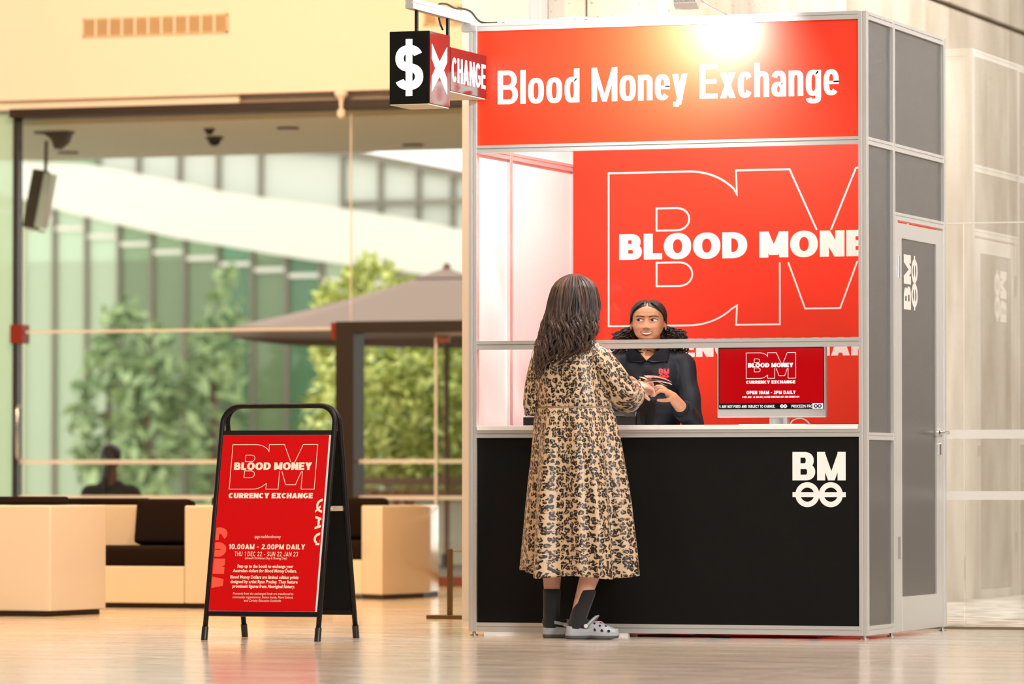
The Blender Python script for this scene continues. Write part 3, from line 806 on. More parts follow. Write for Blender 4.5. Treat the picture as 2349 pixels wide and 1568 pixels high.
cable('floor_cable', [(-1.18, .10, .006), (-1.05, .07, .008), (-.92, .10, .006), (-.86, .06, .012), (-.78, .09, .006), (-.70, .06, .006)], .006, 'cable_black', 'black cable on the floor under the booth front')
# ---------------------------------------------------------------- A-frame sign
af = thing('a_frame_sign', (-2.66, -.80, 0), 'black steel A-frame pavement sign with a red poster of opening hours', 'sign')
AU0, AU1, AV0, AV1, AH = -2.972, -2.392, -1.06, -.56, 1.115
VM = (AV0 + AV1) / 2
def leaf(v0, v1, nm):
    """one leaf of the A-frame: tube hoop leaning from v0 at the floor to v1 at the top"""
    def at(u, z): return Vector((u, lerp(v0, v1, z / AH), z))
    r = .085; pts = [at(AU0, .03), at(AU0, .5), at(AU0, AH - r)]
    for k in range(1, 9):
        a = PI - PI / 2 * k / 8
        pts.append(at(AU0 + r + r * math.cos(a), AH - r + r * math.sin(a)))
    for k in range(0, 9):
        a = PI / 2 - PI / 2 * k / 8
        pts.append(at(AU1 - r + r * math.cos(a), AH - r + r * math.sin(a)))
    pts += [at(AU1, .5), at(AU1, .03)]
    mk('hoop', MB().tube(pts, .0125, 12), 'black_steel', af, smooth=True)
    for u in (AU0, AU1):
        mk('foot_cap', MB().tube([at(u, 0.0), at(u, .062)], .016, 12), 'black_plastic', af, smooth='auto')
    d = (at(0, 1) - at(0, 0)).normalized()
    for z in (.125, .985):
        mk('crossbar', MB().obox(at((AU0 + AU1) / 2, z), (AU1 - AU0 - .02, .018, .022), (1, 0, 0), Vector((1, 0, 0)).cross(d), d), 'black_steel', af)
    return at, d
at, d = leaf(AV0, VM - .014, 'front')
nrm = Vector((1, 0, 0)).cross(d)            # points to the front or back
if nrm.y > 0: nrm = -nrm
L = (at(0, .975) - at(0, .136)).length; PW = AU1 - AU0 - .028
c = at((AU0 + AU1) / 2, (.975 + .136) / 2)
bd = mk('poster_backing', MB().obox(c, (PW + .004, .012, L + .002), (1, 0, 0), nrm, d), 'white_plastic', af)
po = mk('poster', MB().obox(c + nrm * .007 + Vector((-.004, 0, 0)), (PW - .006, .002, L - .004), (1, 0, 0), nrm, d), 'red_board', af)
po['label'] = 'red poster with cream lettering'
o = c + nrm * .008 - d * L / 2 - Vector((PW / 2, 0, 0))
def Y(y): return (1410 - y) / (1410 - 987) * L             # rows of the poster measured on the photograph
LX = .5 * PW - .004
pl = shift(logo_print(.438, .0030), LX - .219, Y(1118))
pl += shift(font_text('qago.ma/bloodmoney', .0235, width=.135), LX, Y(1235.5))
pl += shift(text('10.00AM - 2.00PM DAILY', .0245, .0052, .0046, .95, .0028, .392, 'c'), LX, Y(1262))
pl += shift(text('THU 1 DEC 22 - SUN 22 JAN 23', .0215, .0027, .0026, .92, .0042, .325, 'c'), LX, Y(1278.5))
pl += shift(font_text('(closed Christmas Day & Boxing Day)', .0170, width=.215), LX, Y(1286))
for s, y, wd in (('Step up to the booth to exchange your', 1306, .288), ('Australian dollars for Blood Money Dollars.', 1317, .328), ('Blood Money Dollars are limited edition prints', 1332, .350),
             ('designed by artist Ryan Presley. They feature', 1343, .345), ('prominent figures from Aboriginal history.', 1354, .320)):
    pl += shift(font_text(s, .0215, width=wd, weight=.0006), LX, Y(y))
for s, y, wd in (('Proceeds from the exchanged funds are transferred to', 1370.5, .310), ('community organisations: Sisters Inside, Murri School,', 1379, .310), ('and Carinity Education Southside', 1387, .190)):
    pl += shift(font_text(s, .0165, width=wd, shear=.2), LX, Y(y))
flat('lettering', pl, o, (1, 0, 0), d, 'print_cream', po, .0006)
q = shift(turn(text('QAG', .082, .0115, .0105, 1.0, .014), -PI / 2), PW - .043, Y(1140))
flat('edge_lettering', clip(q, 0, 0, PW - .012, 2), o, (1, 0, 0), d, 'print_cream', po, .0006)
q = shift(turn(text('GOMA', .085, .032, .028, .95, .008, .30), -PI / 2), -.022, Y(1210))
flat('edge_lettering', clip(q, .004, 0, PW, 2), o, (1, 0, 0), d, 'print_coral', po, .0006)
at2, d2 = leaf(AV1, VM + .014, 'rear')
c2 = at2((AU0 + AU1) / 2, (.975 + .136) / 2)
mk('rear_board', MB().obox(c2, (PW + .004, .010, L + .002), (1, 0, 0), Vector((1, 0, 0)).cross(d2), d2), 'black_panel', af)
mk('spreader', MB().obox((AU1 - .004, VM, .625), (.004, .21, .024), (1, 0, 0), (0, 1, 0), (0, 0, 1)), 'steel', af)
for v in (VM - .08, VM - .06): mk('rivet', MB().lathe([(.006, 0), (.004, .004)], (AU1 - .002, v, .625), 10, (1, 0, 0)), 'steel', af)

# ---------------------------------------------------------------- lounge seating
m = mat('cushion_cloth', (0.013, 0.007, 0.005), 0.9, spec=0.1)
mat('sofa_shell', (0.80, 0.69, 0.54), 0.10, coat=0.5)
def shell(name, loc, label, poly, h, z0=.03):
    t = thing(name, loc, label, 'sofa', 'white moulded lounge seats')
    mk('shell', MB().prism(poly, lambda a, c, z: (a, c, z), z0, h), 'sofa_shell', t, bevel=.012, segs=3, smooth='auto')
    cx = sum(p[0] for p in poly) / len(poly); cy = sum(p[1] for p in poly) / len(poly)
    mk('plinth', MB().prism([(cx + (a - cx) * .97, cy + (c - cy) * .97) for a, c in poly], lambda a, c, z: (a, c, z), 0, z0), 'dark_track', t)
    return t
s1 = shell('lounge_seat', (-6.5, 2.5, 0), 'large white faceted lounge seat at the left edge, seen from its back', [(-8.2, 2.30), (-5.335, 2.27), (-5.262, 2.86), (-5.60, 3.05), (-8.2, 3.05)], .62)
def cushion(u0, u1, v0, v1, z0, z1, label, r=.03):
    o = mk('cushion', MB().box(u0, u1, v0, v1, z0, z1), 'cushion_cloth', None, bevel=r, segs=4, smooth=True)
    return tag(o, label, 'cushion', 'dark brown lounge cushions')
cushion(-6.35, -5.46, 2.62, 2.80, .622, .668, 'flat dark cushion edge on top of the left white seat, nearest the left edge')
cushion(-5.45, -5.28 , 2.70, 2.84, .622, .655, 'small dark cushion corner on the right end of the left white seat') if False else None
# middle seat: base, back, right arm
s2 = thing('lounge_seat', (-5.9, 4.4, 0), 'white lounge seat with black cushions beside the A-frame sign', 'sofa', 'white moulded lounge seats')
mk('base', MB().box(-7.2, -5.318, 4.10, 4.78, .03, .250), 'sofa_shell', s2, bevel=.01)
mk('back', MB().box(-7.2, -5.318, 4.64, 4.85, .250, .610), 'sofa_shell', s2, bevel=.01)
mk('arm', MB().box(-5.316, -4.80, 4.10, 4.85, .03, .610), 'sofa_shell', s2, bevel=.012, segs=3)
mk('plinth', MB().box(-7.15, -4.84, 4.14, 4.80, 0, .03), 'dark_track', s2)
mk('rear_seat', MB().box(-5.60, -4.80, 4.855, 5.20, .0, .556), 'sofa_shell', s2, bevel=.01)
cushion(-6.6, -5.325, 4.11, 4.62, .252, .368, 'thick black seat cushion on the middle white seat')
o = mk('cushion', MB().obox((-5.64, 4.55, .508), (.355, .11, .275), (1, 0, 0), (0, .98, -.17), (0, .17, .98)), 'cushion_cloth', None, bevel=.028, segs=4, smooth=True)
tag(o, 'upright black back cushion on the middle white seat', 'cushion', 'dark brown lounge cushions')
cushion(-6.70, -5.86, 4.66, 4.84, .612, .652, 'low dark cushion edge along the back of the middle seat, left of the upright cushion')
cushion(-5.50, -4.82, 4.92, 5.10, .560, .664, 'dark cushion top behind the middle white seat, beside the A-frame sign')
# right seat
s3 = shell('lounge_seat', (-5.1, 6.8, 0), 'white lounge seat between the A-frame sign and the booth', [(-5.165, 6.60), (-4.965, 6.45), (-4.885, 7.00), (-4.95, 7.45), (-5.165, 7.45)], .60)
mk('base', MB().box(-6.6, -5.168, 6.62, 7.40, .03, .250), 'sofa_shell', s3, bevel=.01)
mk('back', MB().box(-6.6, -5.168, 7.20, 7.45, .250, .600), 'sofa_shell', s3, bevel=.01)
cushion(-6.4, -5.175, 6.63, 7.18, .252, .372, 'black seat cushion of the seat right of the A-frame sign')
cushion(-6.2, -5.185, 7.02, 7.18, .374, .648, 'rounded dark back cushion of the seat right of the A-frame sign', .045)

# barrier post
t = thing('barrier_stand', (-3.09, 2.6, 0), 'low bronze barrier post on a flat base beside the booth', 'barrier')
mat('bronze', (0.20, 0.125, 0.055), 0.35, 0.7)
mk('base', MB().box(-3.20, -2.62, 2.55, 2.65, 0, .022), 'bronze', t, bevel=.003)
mk('upright', MB().box(-3.092, -3.066, 2.587, 2.613, .022, .385), 'bronze', t, bevel=.002)
mk('cord', MB().tube([(-3.066, 2.6, .372), (-2.8, 2.6, .370), (-2.62, 2.6, .372)], .004, 8), 'bronze', t)
mk('upright', MB().box(-2.646, -2.620, 2.587, 2.613, .022, .385), 'bronze', t, bevel=.002)
# ---------------------------------------------------------------- people: shared builders
def interp(tab, z):
    xs = [a[0] for a in tab]
    out = []
    for k in range(1, len(tab[0])): out.append(float(np.interp(z, xs, [a[k] for a in tab])))
    return out
HEAD = [(-.100, .012, .058, .030), (-.096, .028, .070, .012), (-.088, .041, .077, .000), (-.074, .053, .080, -.020), (-.055, .062, .081, -.045), (-.035, .067, .082, -.066), (-.015, .070, .082, -.080), (.005, .070, .081, -.088),
        (.025, .0715, .083, -.092), (.045, .070, .080, -.091), (.062, .063, .072, -.084), (.076, .052, .058, -.068), (.087, .034, .036, -.042), (.092, .016, .014, -.018)]
def head_offset(x, z):
    g = lambda cx, cz, sx, sz: math.exp(-((x - cx) / sx) ** 2 - ((z - cz) / sz) ** 2)
    y = 0.0
    if -.050 < z < .012:
        a = np.interp(z, [-.050, -.046, -.038, -.030, -.012, .004, .012], [0, .008, .0235, .021, .013, .006, .001]); s = np.interp(z, [-.046, -.036, 0], [.0135, .0125, .0065])
        y += a * math.exp(-(x / s) ** 2)
    for sx in (-1, 1):
        y += -.0075 * g(sx * .031, -.001, .015, .010) + .0065 * g(sx * .012, -.040, .006, .006) + .0065 * g(sx * .037, -.036, .018, .016)
        y += .0035 * g(sx * .026, .020, .020, .007)
    y += .0055 * g(0, -.064, .026, .012) - .002 * g(0, -.078, .03, .005) + .0065 * g(0, -.092, .020, .012)
    return y
def add_head(mb, L, nu=56, nv=48):
    """L(x, y, z) maps head coordinates (x right of the viewer, y forward, z up from the eye line) to the world"""
    rows = []
    for j in range(nv):
        z = -.100 + .192 * (0.5 - 0.5 * math.cos(PI * (j + .3) / (nv - .4)))
        a, f, bk = interp(HEAD, z); yc = (f + bk) / 2; hd = (f - bk) / 2; row = []
        for i in range(nu):
            t = 2 * PI * i / nu; c, s = math.cos(t), math.sin(t); e = 2 / 2.25
            x = a * math.copysign(abs(c) ** e, c); y = yc + hd * math.copysign(abs(s) ** e, s)
            if s > 0: y += head_offset(x, z) * sstep(0, .45, s)
            row.append(L(x, y, z))
        rows.append(row)
    o = len(mb.v); mb.grid(rows, True)
    mb.f.append(tuple(o + i for i in range(nu))); mb.f.append(tuple(o + (nv - 1) * nu + i for i in range(nu)))
    for sx in (-1, 1):
        p = L(sx * .0765, -.006, -.020)
        rx = (L(1, 0, 0) - L(0, 0, 0)); ry = (L(0, 1, 0) - L(0, 0, 0)); rz = (L(0, 0, 1) - L(0, 0, 0))
        M = Matrix((rx, ry, rz)).transposed()
        mb.ell(p, (.007, .017, .029), M, 12, 8)
def add_hand(mb, wrist, f, n, side, curl, thumb=(.5, .75, .35), spread=0.0, k=1.0):
    """palm, four fingers of different length and a thumb; f finger direction, n palm normal, side +1 thumb at f x n"""
    wrist = Vector(wrist); f = Vector(f).normalized(); n = Vector(n); n = (n - f * n.dot(f)).normalized(); s = f.cross(n) * side
    M = Matrix((s, n, f)).transposed()
    mb.ell(wrist + f * .046 * k, (.039 * k, .0150 * k, .056 * k), M, 16, 10)
    mb.cap(wrist - f * .01, wrist + f * .03 * k, .024 * k, .022 * k)
    LN = [(.030, .071, .0086), (.010, .079, .0088), (-.011, .073, .0084), (-.030, .057, .0075)]
    for i, (off, ln, r) in enumerate(LN):
        p = wrist + (f * .086 - f * abs(off) * .22 + s * off) * k; d = f.copy(); d = (d + s * off * spread).normalized()
        cs = curl[i] if isinstance(curl[i], (tuple, list)) else [curl[i]] * 3
        mb.cap(wrist + (f * .05 + s * off * .8) * k, p, r * 1.12 * k, r * 1.05 * k)
        for fr, c in zip((.45, .31, .24), cs):
            ax = d.cross(n)
            d = (Matrix.Rotation(c, 3, d.cross(n).normalized()) @ d) if ax.length > 1e-4 else d
            nn = (n - d * n.dot(d))
            p2 = p + d * ln * fr * k
            mb.cap(p, p2, r * k, r * .93 * k, 10); p = p2; r *= .93
    a, b_, c_ = thumb
    p0 = wrist + (f * .022 + s * .026) * k; d = (f * a + s * b_ + n * c_).normalized()
    p1 = p0 + d * .040 * k; d2 = (d + f * .55 + n * .25 - s * .35).normalized(); p2 = p1 + d2 * .032 * k; d3 = (d2 + f * .2 + n * .15 - s * .25).normalized(); p3 = p2 + d3 * .025 * k
    mb.cap(p0, p1, .0135 * k, .0105 * k); mb.cap(p1, p2, .0105 * k, .0095 * k); mb.cap(p2, p3, .0092 * k, .0075 * k)
def skin_mat(name, c, rough=.5):
    m = mat(name, c, rough, spec=.4)
    noise_colour(m, tuple(x * .9 for x in c), tuple(min(1, x * 1.06) for x in c), 28, 3, lo=.35, hi=.65)
    b = nodes(m)[2]
    b.inputs['Subsurface Weight'].default_value = .12; b.inputs['Subsurface Radius'].default_value = (.012, .005, .003)
    return m
def hair_mat(name, c1, c2, rough=.33):
    m = mat(name, c1, rough, spec=.55)
    noise_colour(m, c1, c2, 34, 3, (1, 1, .12), .36, .70)
    return m
skin_mat('skin_tan', (0.60, 0.305, 0.170))
skin_mat('skin_fair', (0.70, 0.40, 0.30))
hair_mat('hair_brown', (0.010, 0.006, 0.005), (0.085, 0.037, 0.021), .44)
hair_mat('hair_black', (0.006, 0.004, 0.004), (0.020, 0.011, 0.008), .48)
m = mat('shirt_navy', (0.010, 0.012, 0.018), .7, spec=.25); noise_colour(m, (0.0065, 0.008, 0.012), (0.012, 0.015, 0.022), 9, 3, bump=.15, bscale=22)
mat('sock', (0.010, 0.010, 0.011), .85, sheen=.2)
m = mat('clog_grey', (0.42, 0.45, 0.49), .45); noise_colour(m, (0.38, 0.41, 0.45), (0.46, 0.49, 0.53), 20, 3)
mat('clog_sole', (0.08, 0.085, 0.09), .7)
mat('hole_black', (0.004, 0.004, 0.004), .9)
mat('lip', (0.30, 0.045, 0.038), .4)
mat('teeth', (0.82, 0.78, 0.72), .3)
mat('eye_white', (0.78, 0.76, 0.73), .2)
mat('eye_dark', (0.012, 0.007, 0.005), .15)
mat('gold', (0.80, 0.52, 0.22), .25, 1.0)
# leopard cloth: broken dark rosettes on tan satin
m = mat('leopard_satin', (0.6, 0.4, 0.2), .40, spec=.5, sheen=.1)
n, l, b = nodes(m)
tc = n.new('ShaderNodeAttribute'); tc.attribute_name = 'cloth'
mp = n.new('ShaderNodeMapping'); mp.inputs['Scale'].default_value = (1.0, .86, 1.0)
l.new(tc.outputs['Vector'], mp.inputs[0])
nd = n.new('ShaderNodeTexNoise'); nd.noise_dimensions = '2D'; nd.inputs['Scale'].default_value = 48; nd.inputs['Detail'].default_value = 1
l.new(mp.outputs[0], nd.inputs['Vector'])
vm = n.new('ShaderNodeVectorMath'); vm.operation = 'MULTIPLY_ADD'; vm.inputs[1].default_value = (.016, .016, 0)
l.new(nd.outputs['Color'], vm.inputs[0]); l.new(mp.outputs[0], vm.inputs[2])
vo = n.new('ShaderNodeTexVoronoi'); vo.voronoi_dimensions = '2D'; vo.inputs['Scale'].default_value = 44; vo.inputs['Randomness'].default_value = .62
l.new(vm.outputs[0], vo.inputs['Vector'])
vs = n.new('ShaderNodeTexVoronoi'); vs.voronoi_dimensions = '2D'; vs.inputs['Scale'].default_value = 92; vs.inputs['Randomness'].default_value = .8
l.new(vm.outputs[0], vs.inputs['Vector'])
r1 = n.new('ShaderNodeValToRGB')
els = r1.color_ramp.elements; els[0].position = .09; els[0].color = (0, 0, 0, 1); els[1].position = .13; els[1].color = (1, 1, 1, 1)
e = els.new(.46); e.color = (1, 1, 1, 1); e = els.new(.50); e.color = (0, 0, 0, 1)
l.new(vo.outputs['Distance'], r1.inputs[0])
r2 = n.new('ShaderNodeValToRGB'); r2.color_ramp.elements[0].position = .52; r2.color_ramp.elements[0].color = (1, 1, 1, 1); r2.color_ramp.elements[1].position = .58; r2.color_ramp.elements[1].color = (0, 0, 0, 1)
l.new(vs.outputs['Distance'], r2.inputs[0])
mu = n.new('ShaderNodeMath'); mu.operation = 'MULTIPLY'; l.new(r1.outputs[0], mu.inputs[0]); l.new(r2.outputs[0], mu.inputs[1])
r3 = n.new('ShaderNodeValToRGB'); r3.color_ramp.elements[0].position = .12; r3.color_ramp.elements[0].color = (0.34, 0.185, 0.085, 1); r3.color_ramp.elements[1].position = .30; r3.color_ramp.elements[1].color = (0.56, 0.40, 0.255, 1)
l.new(vo.outputs['Distance'], r3.inputs[0])
mx = n.new('ShaderNodeMix'); mx.data_type = 'RGBA'; l.new(mu.outputs[0], mx.inputs[0]); l.new(r3.outputs[0], mx.inputs[6]); mx.inputs[7].default_value = (0.008, 0.005, 0.004, 1)
l.new(mx.outputs[2], b.inputs['Base Color'])

# ---------------------------------------------------------------- the customer, seen from behind
cu = thing('person', (-1.40, -.28, 0), 'person with long wavy brown hair in a leopard-print dress handing over notes', 'person')
V3 = Vector
hc = V3((-1.378, -.262, 1.628)); hf = V3((.42, .905, 0)).normalized(); hr = V3((-hf.y, hf.x, 0)) * -1
hr = V3((-hf.y, hf.x, 0))
def LC(x, y, z): return hc + hr * x + hf * y + V3((0, 0, z))
mb = MB()
add_head(mb, LC, 40, 36)
mb.chain([(-1.385, -.285, 1.40), (-1.380, -.272, 1.54)], [.052, .047])
mb.ell((-1.395, -.285, 1.28), (.150, .098, .150)).ell((-1.388, -.285, 1.10), (.128, .095, .15)).ell((-1.38, -.28, .95), (.160, .120, .13))
mb.chain([(-1.51, -.29, 1.352), (-1.28, -.285, 1.352)], [.042, .042])
RS, RE, RW = V3((-1.262, -.280, 1.335)), V3((-1.160, -.215, 1.140)), V3((-1.184, .012, 1.216))
LS, LE, LW = V3((-1.530, -.29, 1.335)), V3((-1.590, -.27, 1.110)), V3((-1.470, -.075, 1.070))
mb.chain([RS, RE, RW], [.040, .036, .0245]); mb.chain([LS, LE, LW], [.040, .034, .024])
mb.chain([(-1.455, -.27, .90), (-1.490, -.225, .48), (-1.512, -.218, .31), (-1.518, -.208, .12)], [.085, .055, .046, .030])
mb.chain([(-1.310, -.29, .90), (-1.262, -.320, .48), (-1.281, -.335, .30), (-1.340, -.345, .12)], [.085, .056, .048, .030])
for a, h in (((-1.340, -.345), (.98, .12)), ((-1.518, -.208), (.94, .34))):
    dd = V3((h[0], h[1], 0)).normalized(); p = V3((a[0], a[1], .066))
    mb.chain([p - dd * .02, p + dd * .06, p + dd * .11], [.026, .026, .022])
add_hand(mb, RW, V3((.098, .118, .014)), V3((-.35, .25, -.95)), -1, [(.42, .70, .35), (.50, .75, .4), (.60, .85, .4), (.75, .95, .5)], (.62, .40, .72))
add_hand(mb, LW, V3((.25, .9, -.30)), V3((.2, .1, -1)), 1, [.25, .28, .3, .32])
body = mk('body', fuse(mb, .0040, 4), 'skin_fair', cu)
# socks and clogs
mb = MB().tube([(-1.295, -.337, .237), (-1.295, -.337, .231), (-1.2965, -.337, .222), (-1.312, -.340, .17), (-1.334, -.344, .11), (-1.340, -.345, .05)], [.043, .043, .043, .040, .041, .042], 20).chain([(-1.343, -.345, .068), (-1.235, -.334, .052)], [.040, .028]).ell((-1.352, -.345, .075), (.034, .034, .036))
mk('sock', fuse(mb, .0035, 4), 'sock', cu)
mb = MB().tube([(-1.514, -.215, .236), (-1.514, -.215, .230), (-1.516, -.211, .17), (-1.519, -.208, .11), (-1.519, -.208, .05)], [.044, .044, .041, .041, .042], 20).chain([(-1.519, -.208, .068), (-1.415, -.170, .052)], [.040, .028]).ell((-1.530, -.212, .075), (.034, .034, .036))
mk('sock', fuse(mb, .0035, 4), 'sock', cu)
def clog(heel, dr, label):
    """rubber clog: platform sole, vented toe, heel rim and pivoting strap"""
    d = V3((dr[0], dr[1], 0)).normalized(); s = V3((-d.y, d.x, 0)); h = V3((heel[0], heel[1], 0))
    t = bpy.data.objects.new('clog', None); col.objects.link(t); attach(t, cu); t['label'] = label
    A = lambda x, y, z: h + d * x + s * y + V3((0, 0, z))
    LEN = .262
    def half(x):                                         # half width of the sole along its length
        return float(np.interp(x / LEN, [0, .03, .12, .30, .50, .70, .86, .95, 1], [.006, .024, .037, .037, .039, .047, .044, .030, .006]))
    rows = []; N = 30
    xs_ = [LEN * (0.5 - 0.5 * math.cos(PI * i / (N - 1))) for i in range(N)]
    def ring(z, grow, dx=0):
        return [A(LEN / 2 + (x - LEN / 2) * grow + dx, half(x) * grow, z(x)) for x in xs_] + [A(LEN / 2 + (x - LEN / 2) * grow + dx, -half(x) * grow, z(x)) for x in xs_[::-1][1:-1]]
    lift = lambda x: .006 * sstep(.78, 1, x / LEN) + .010 * math.exp(-((x / LEN - .52) / .09) ** 2)
    mb = MB(); R = [ring(lambda x: lift(x), .955), ring(lambda x: lift(x) + .008, 1.0), ring(lambda x: .017 + lift(x) * .3, .995)]
    mb.grid(R, True); nn = len(R[0]); mb.f.append(tuple(range(nn))); mb.f.append(tuple(range(2 * nn, 3 * nn)))
    p = mk('clog_sole', mb, 'clog_sole', t, smooth=True)
    mb = MB(); top = lambda x: .052 + .012 * sstep(.35, 0, x / LEN)
    R = [ring(lambda x: .014 + lift(x) * .4, .985), ring(lambda x: .022, 1.01), ring(lambda x: .036, .985), ring(top, .97), ring(top, .90), ring(lambda x: .034, .86)]
    mb.grid(R, True); mb.f.append(tuple(range(nn))); mb.f.append(tuple(range(5 * nn, 6 * nn)))
    mk('clog_base', mb, 'clog_grey', t, smooth=True)
    # vamp: dome over the front half, rising towards the instep
    mb = MB(); rows = []
    prof = [(.105, .080), (.125, .090), (.150, .088), (.178, .080), (.205, .070), (.230, .058), (.248, .044), (.256, .032)]
    for x, ht in prof:
        hw = half(x) * .99; row = []
        for k in range(19):
            a = PI * k / 18; c = math.cos(a); sn = math.sin(a)
            row.append(A(x + (.012 * (1 - sn) if x < .13 else 0), hw * math.copysign(abs(c) ** .7, c), .030 + (ht - .030) * sn ** .75))
        rows.append(row)
    o = len(mb.v); mb.grid(rows)
    mb.f.append(tuple(o + (len(prof) - 1) * 19 + k for k in range(19)))
    v = mk('clog_vamp', mb, 'clog_grey', t, smooth=True)
    md = v.modifiers.new('thick', 'SOLIDIFY'); md.thickness = .005; md.offset = -1
    for (x, a, r) in ((.150, 50, .0055), (.150, 90, .0055), (.150, 130, .0055), (.178, 40, .0055), (.178, 75, .0055), (.178, 105, .0055), (.178, 140, .0055), (.205, 55, .005), (.205, 90, .005), (.205, 125, .005), (.155, 12, .007), (.190, 12, .007), (.222, 14, .007), (.155, 168, .007), (.190, 168, .007), (.222, 166, .007)):
        ht = float(np.interp(x, [q[0] for q in prof], [q[1] for q in prof])); aa = math.radians(a); hw = half(x) * 1.0
        pt = lambda aa: A(x, hw * math.copysign(abs(math.cos(aa)) ** .7, math.cos(aa)), .030 + (ht - .030) * math.sin(aa) ** .75)
        c = pt(aa); nr = (c - A(x - .02, 0, .030)).normalized()
        mk('vent_hole', MB().lathe([(r, -.004), (r, .0012)], c, 10, nr), 'hole_black', t)
    # strap round the heel, lifted at the instep, with round pivots
    pts = []
    for k in range(17):
        a = PI * k / 16; pts.append(A(.108 - .100 * math.sin(a), .041 * math.cos(a) * 1.02, .066 + .020 * math.sin(a)))
    mb = MB(); rows = [[q + V3((0, 0, -.008)) for q in pts], [q + V3((0, 0, .008)) for q in pts]]
    if label.startswith('right'):                          # strap pushed forward over the instep
        pts = [A(.112 + .045 * math.sin(PI * k / 16), .042 * math.cos(PI * k / 16), .062 + .048 * math.sin(PI * k / 16)) for k in range(17)]
        rows = [[q + d * -.008 for q in pts], [q + d * .008 + V3((0, 0, .002)) for q in pts]]
    mb.grid(rows); st_ = mk('strap', mb, 'clog_grey', t, smooth=True)
    md = st_.modifiers.new('thick', 'SOLIDIFY'); md.thickness = .004; md.offset = 1
    for sy in (-1, 1):
        mk('pivot', MB().lathe([(.010, 0), (.010, .004), (.006, .006)], A(.110, sy * .0415, .064), 14, s * sy), 'silver_paint', t, smooth='auto')
clog((-1.398, -.352), (.985, .10), 'right clog, nearest the camera')
clog((-1.560, -.222), (.94, .34), 'left clog, half hidden behind the other')
# dress: bodice and skirt in one sheet
def cloth_uv(o, nrow, ncol, fu, fv):
    at = o.data.attributes.new('cloth', 'FLOAT_VECTOR', 'POINT')
    at.data.foreach_set('vector', [c for j in range(nrow) for i in range(ncol) for c in (fu(j, i), fv(j, i), 0.0)])
DR = [  # z, centre u, centre v, half width, half depth, gather folds, long folds
    (1.452, -1.392, -.282, .060, .055, 0, 0), (1.435, -1.394, -.283, .078, .066, 0, 0), (1.415, -1.398, -.285, .120, .082, 0, 0), (1.390, -1.402, -.288, .152, .098, 0, 0), (1.350, -1.403, -.292, .166, .110, 0, .002),
    (1.280, -1.400, -.293, .170, .118, .001, .004), (1.200, -1.392, -.290, .176, .124, .001, .006), (1.135, -1.382, -.288, .180, .130, .003, .007), (1.108, -1.378, -.287, .178, .130, .006, .006), (1.094, -1.377, -.287, .186, .138, .006, .006),
    (1.060, -1.374, -.286, .192, .148, .004, .009), (.970, -1.369, -.284, .203, .166, .002, .013), (.860, -1.364, -.283, .217, .182, .001, .016), (.760, -1.361, -.283, .230, .195, 0, .019), (.640, -1.358, -.283, .243, .205, 0, .022),
    (.520, -1.356, -.283, .254, .213, 0, .024), (.420, -1.355, -.283, .263, .219, 0, .026), (.340, -1.355, -.283, .269, .223, 0, .027), (.302, -1.355, -.283, .270, .224, 0, .028)]
zs = [a[0] for a in DR][::-1]
NU = 240; rows = []
for j in range(120):
    z = lerp(1.452, .302, (j / 119))
    cu_, cv_, a, bq, g1, g2 = [float(np.interp(z, zs, [r_[k] for r_ in DR][::-1])) for k in range(1, 7)]
    row = []
    for i in range(NU + 1):
        t = 2 * PI * i / NU
        w = math.sin(6 * t + .9 + .5 * math.sin(2 * z)) * .6 + math.sin(10 * t + 2.2 + .6 * math.sin(3 * z)) * .34 + math.sin(19 * t + .4 + z) * .12
        ga = math.sin(46 * t + 3 * math.sin(5 * t)) * .6 + math.sin(31 * t + 1.2) * .4
        rr = 1 + (1.7 * g2 * w + .55 * g1 * ga) / a
        zz = z
        if z < .36: zz = z + (.36 - z) / .058 * (.026 * sstep(.35, 1, -math.cos(t)) - .006 + .008 * math.sin(4 * t + 1))
        row.append((cu_ + a * rr * math.cos(t), cv_ + bq * rr * math.sin(t), zz))
    rows.append(row)
dress = mk('dress', MB().grid(rows), 'leopard_satin', cu, smooth=True)
cloth_uv(dress, 120, NU + 1, lambda j, i: 2 * PI * i / NU * (.165 if j < 36 else .215), lambda j, i: lerp(1.452, .302, j / 119))
md = dress.modifiers.new('thick', 'SOLIDIFY'); md.thickness = .0025; md.offset = -1
def sleeve(path, rad, seed, flat_=(1, 1)):
    P = [V3(p) for p in path]; rows = []; N = 44
    ts = [0]
    for i in range(1, len(P)): ts.append(ts[-1] + (P[i] - P[i - 1]).length)
    for j in range(34):
        q = ts[-1] * j / 33
        p = V3([float(np.interp(q, ts, [c[k] for c in P])) for k in range(3)]); q2 = min(ts[-1], q + .02); q1 = max(0, q - .02)
        d = (V3([float(np.interp(q2, ts, [c[k] for c in P])) for k in range(3)]) - V3([float(np.interp(q1, ts, [c[k] for c in P])) for k in range(3)])).normalized()
        r = float(np.interp(q, ts, rad)); up = V3((0, 0, 1)); sdir = d.cross(V3((.3, -.9, .2))).normalized(); n2 = d.cross(sdir)
        row = []
        for i in range(N + 1):
            t = 2 * PI * i / N
            w = 1 + (.05 * math.sin(5 * t + seed + 9 * q) + .035 * math.sin(3 * t + 14 * q + seed * 2) + .02 * math.sin(9 * t - 30 * q)) * sstep(0, .12, q)
            row.append(p + sdir * math.cos(t) * r * w * flat_[0] + n2 * math.sin(t) * r * w * flat_[1])
        rows.append(row)
    o = mk('sleeve', MB().grid(rows), 'leopard_satin', cu, smooth=True)
    cloth_uv(o, 34, N + 1, lambda j, i: 3 * seed + 2 * PI * i / N * .072, lambda j, i: ts[-1] * j / 33)
    md = o.modifiers.new('thick', 'SOLIDIFY'); md.thickness = .0025; md.offset = -1
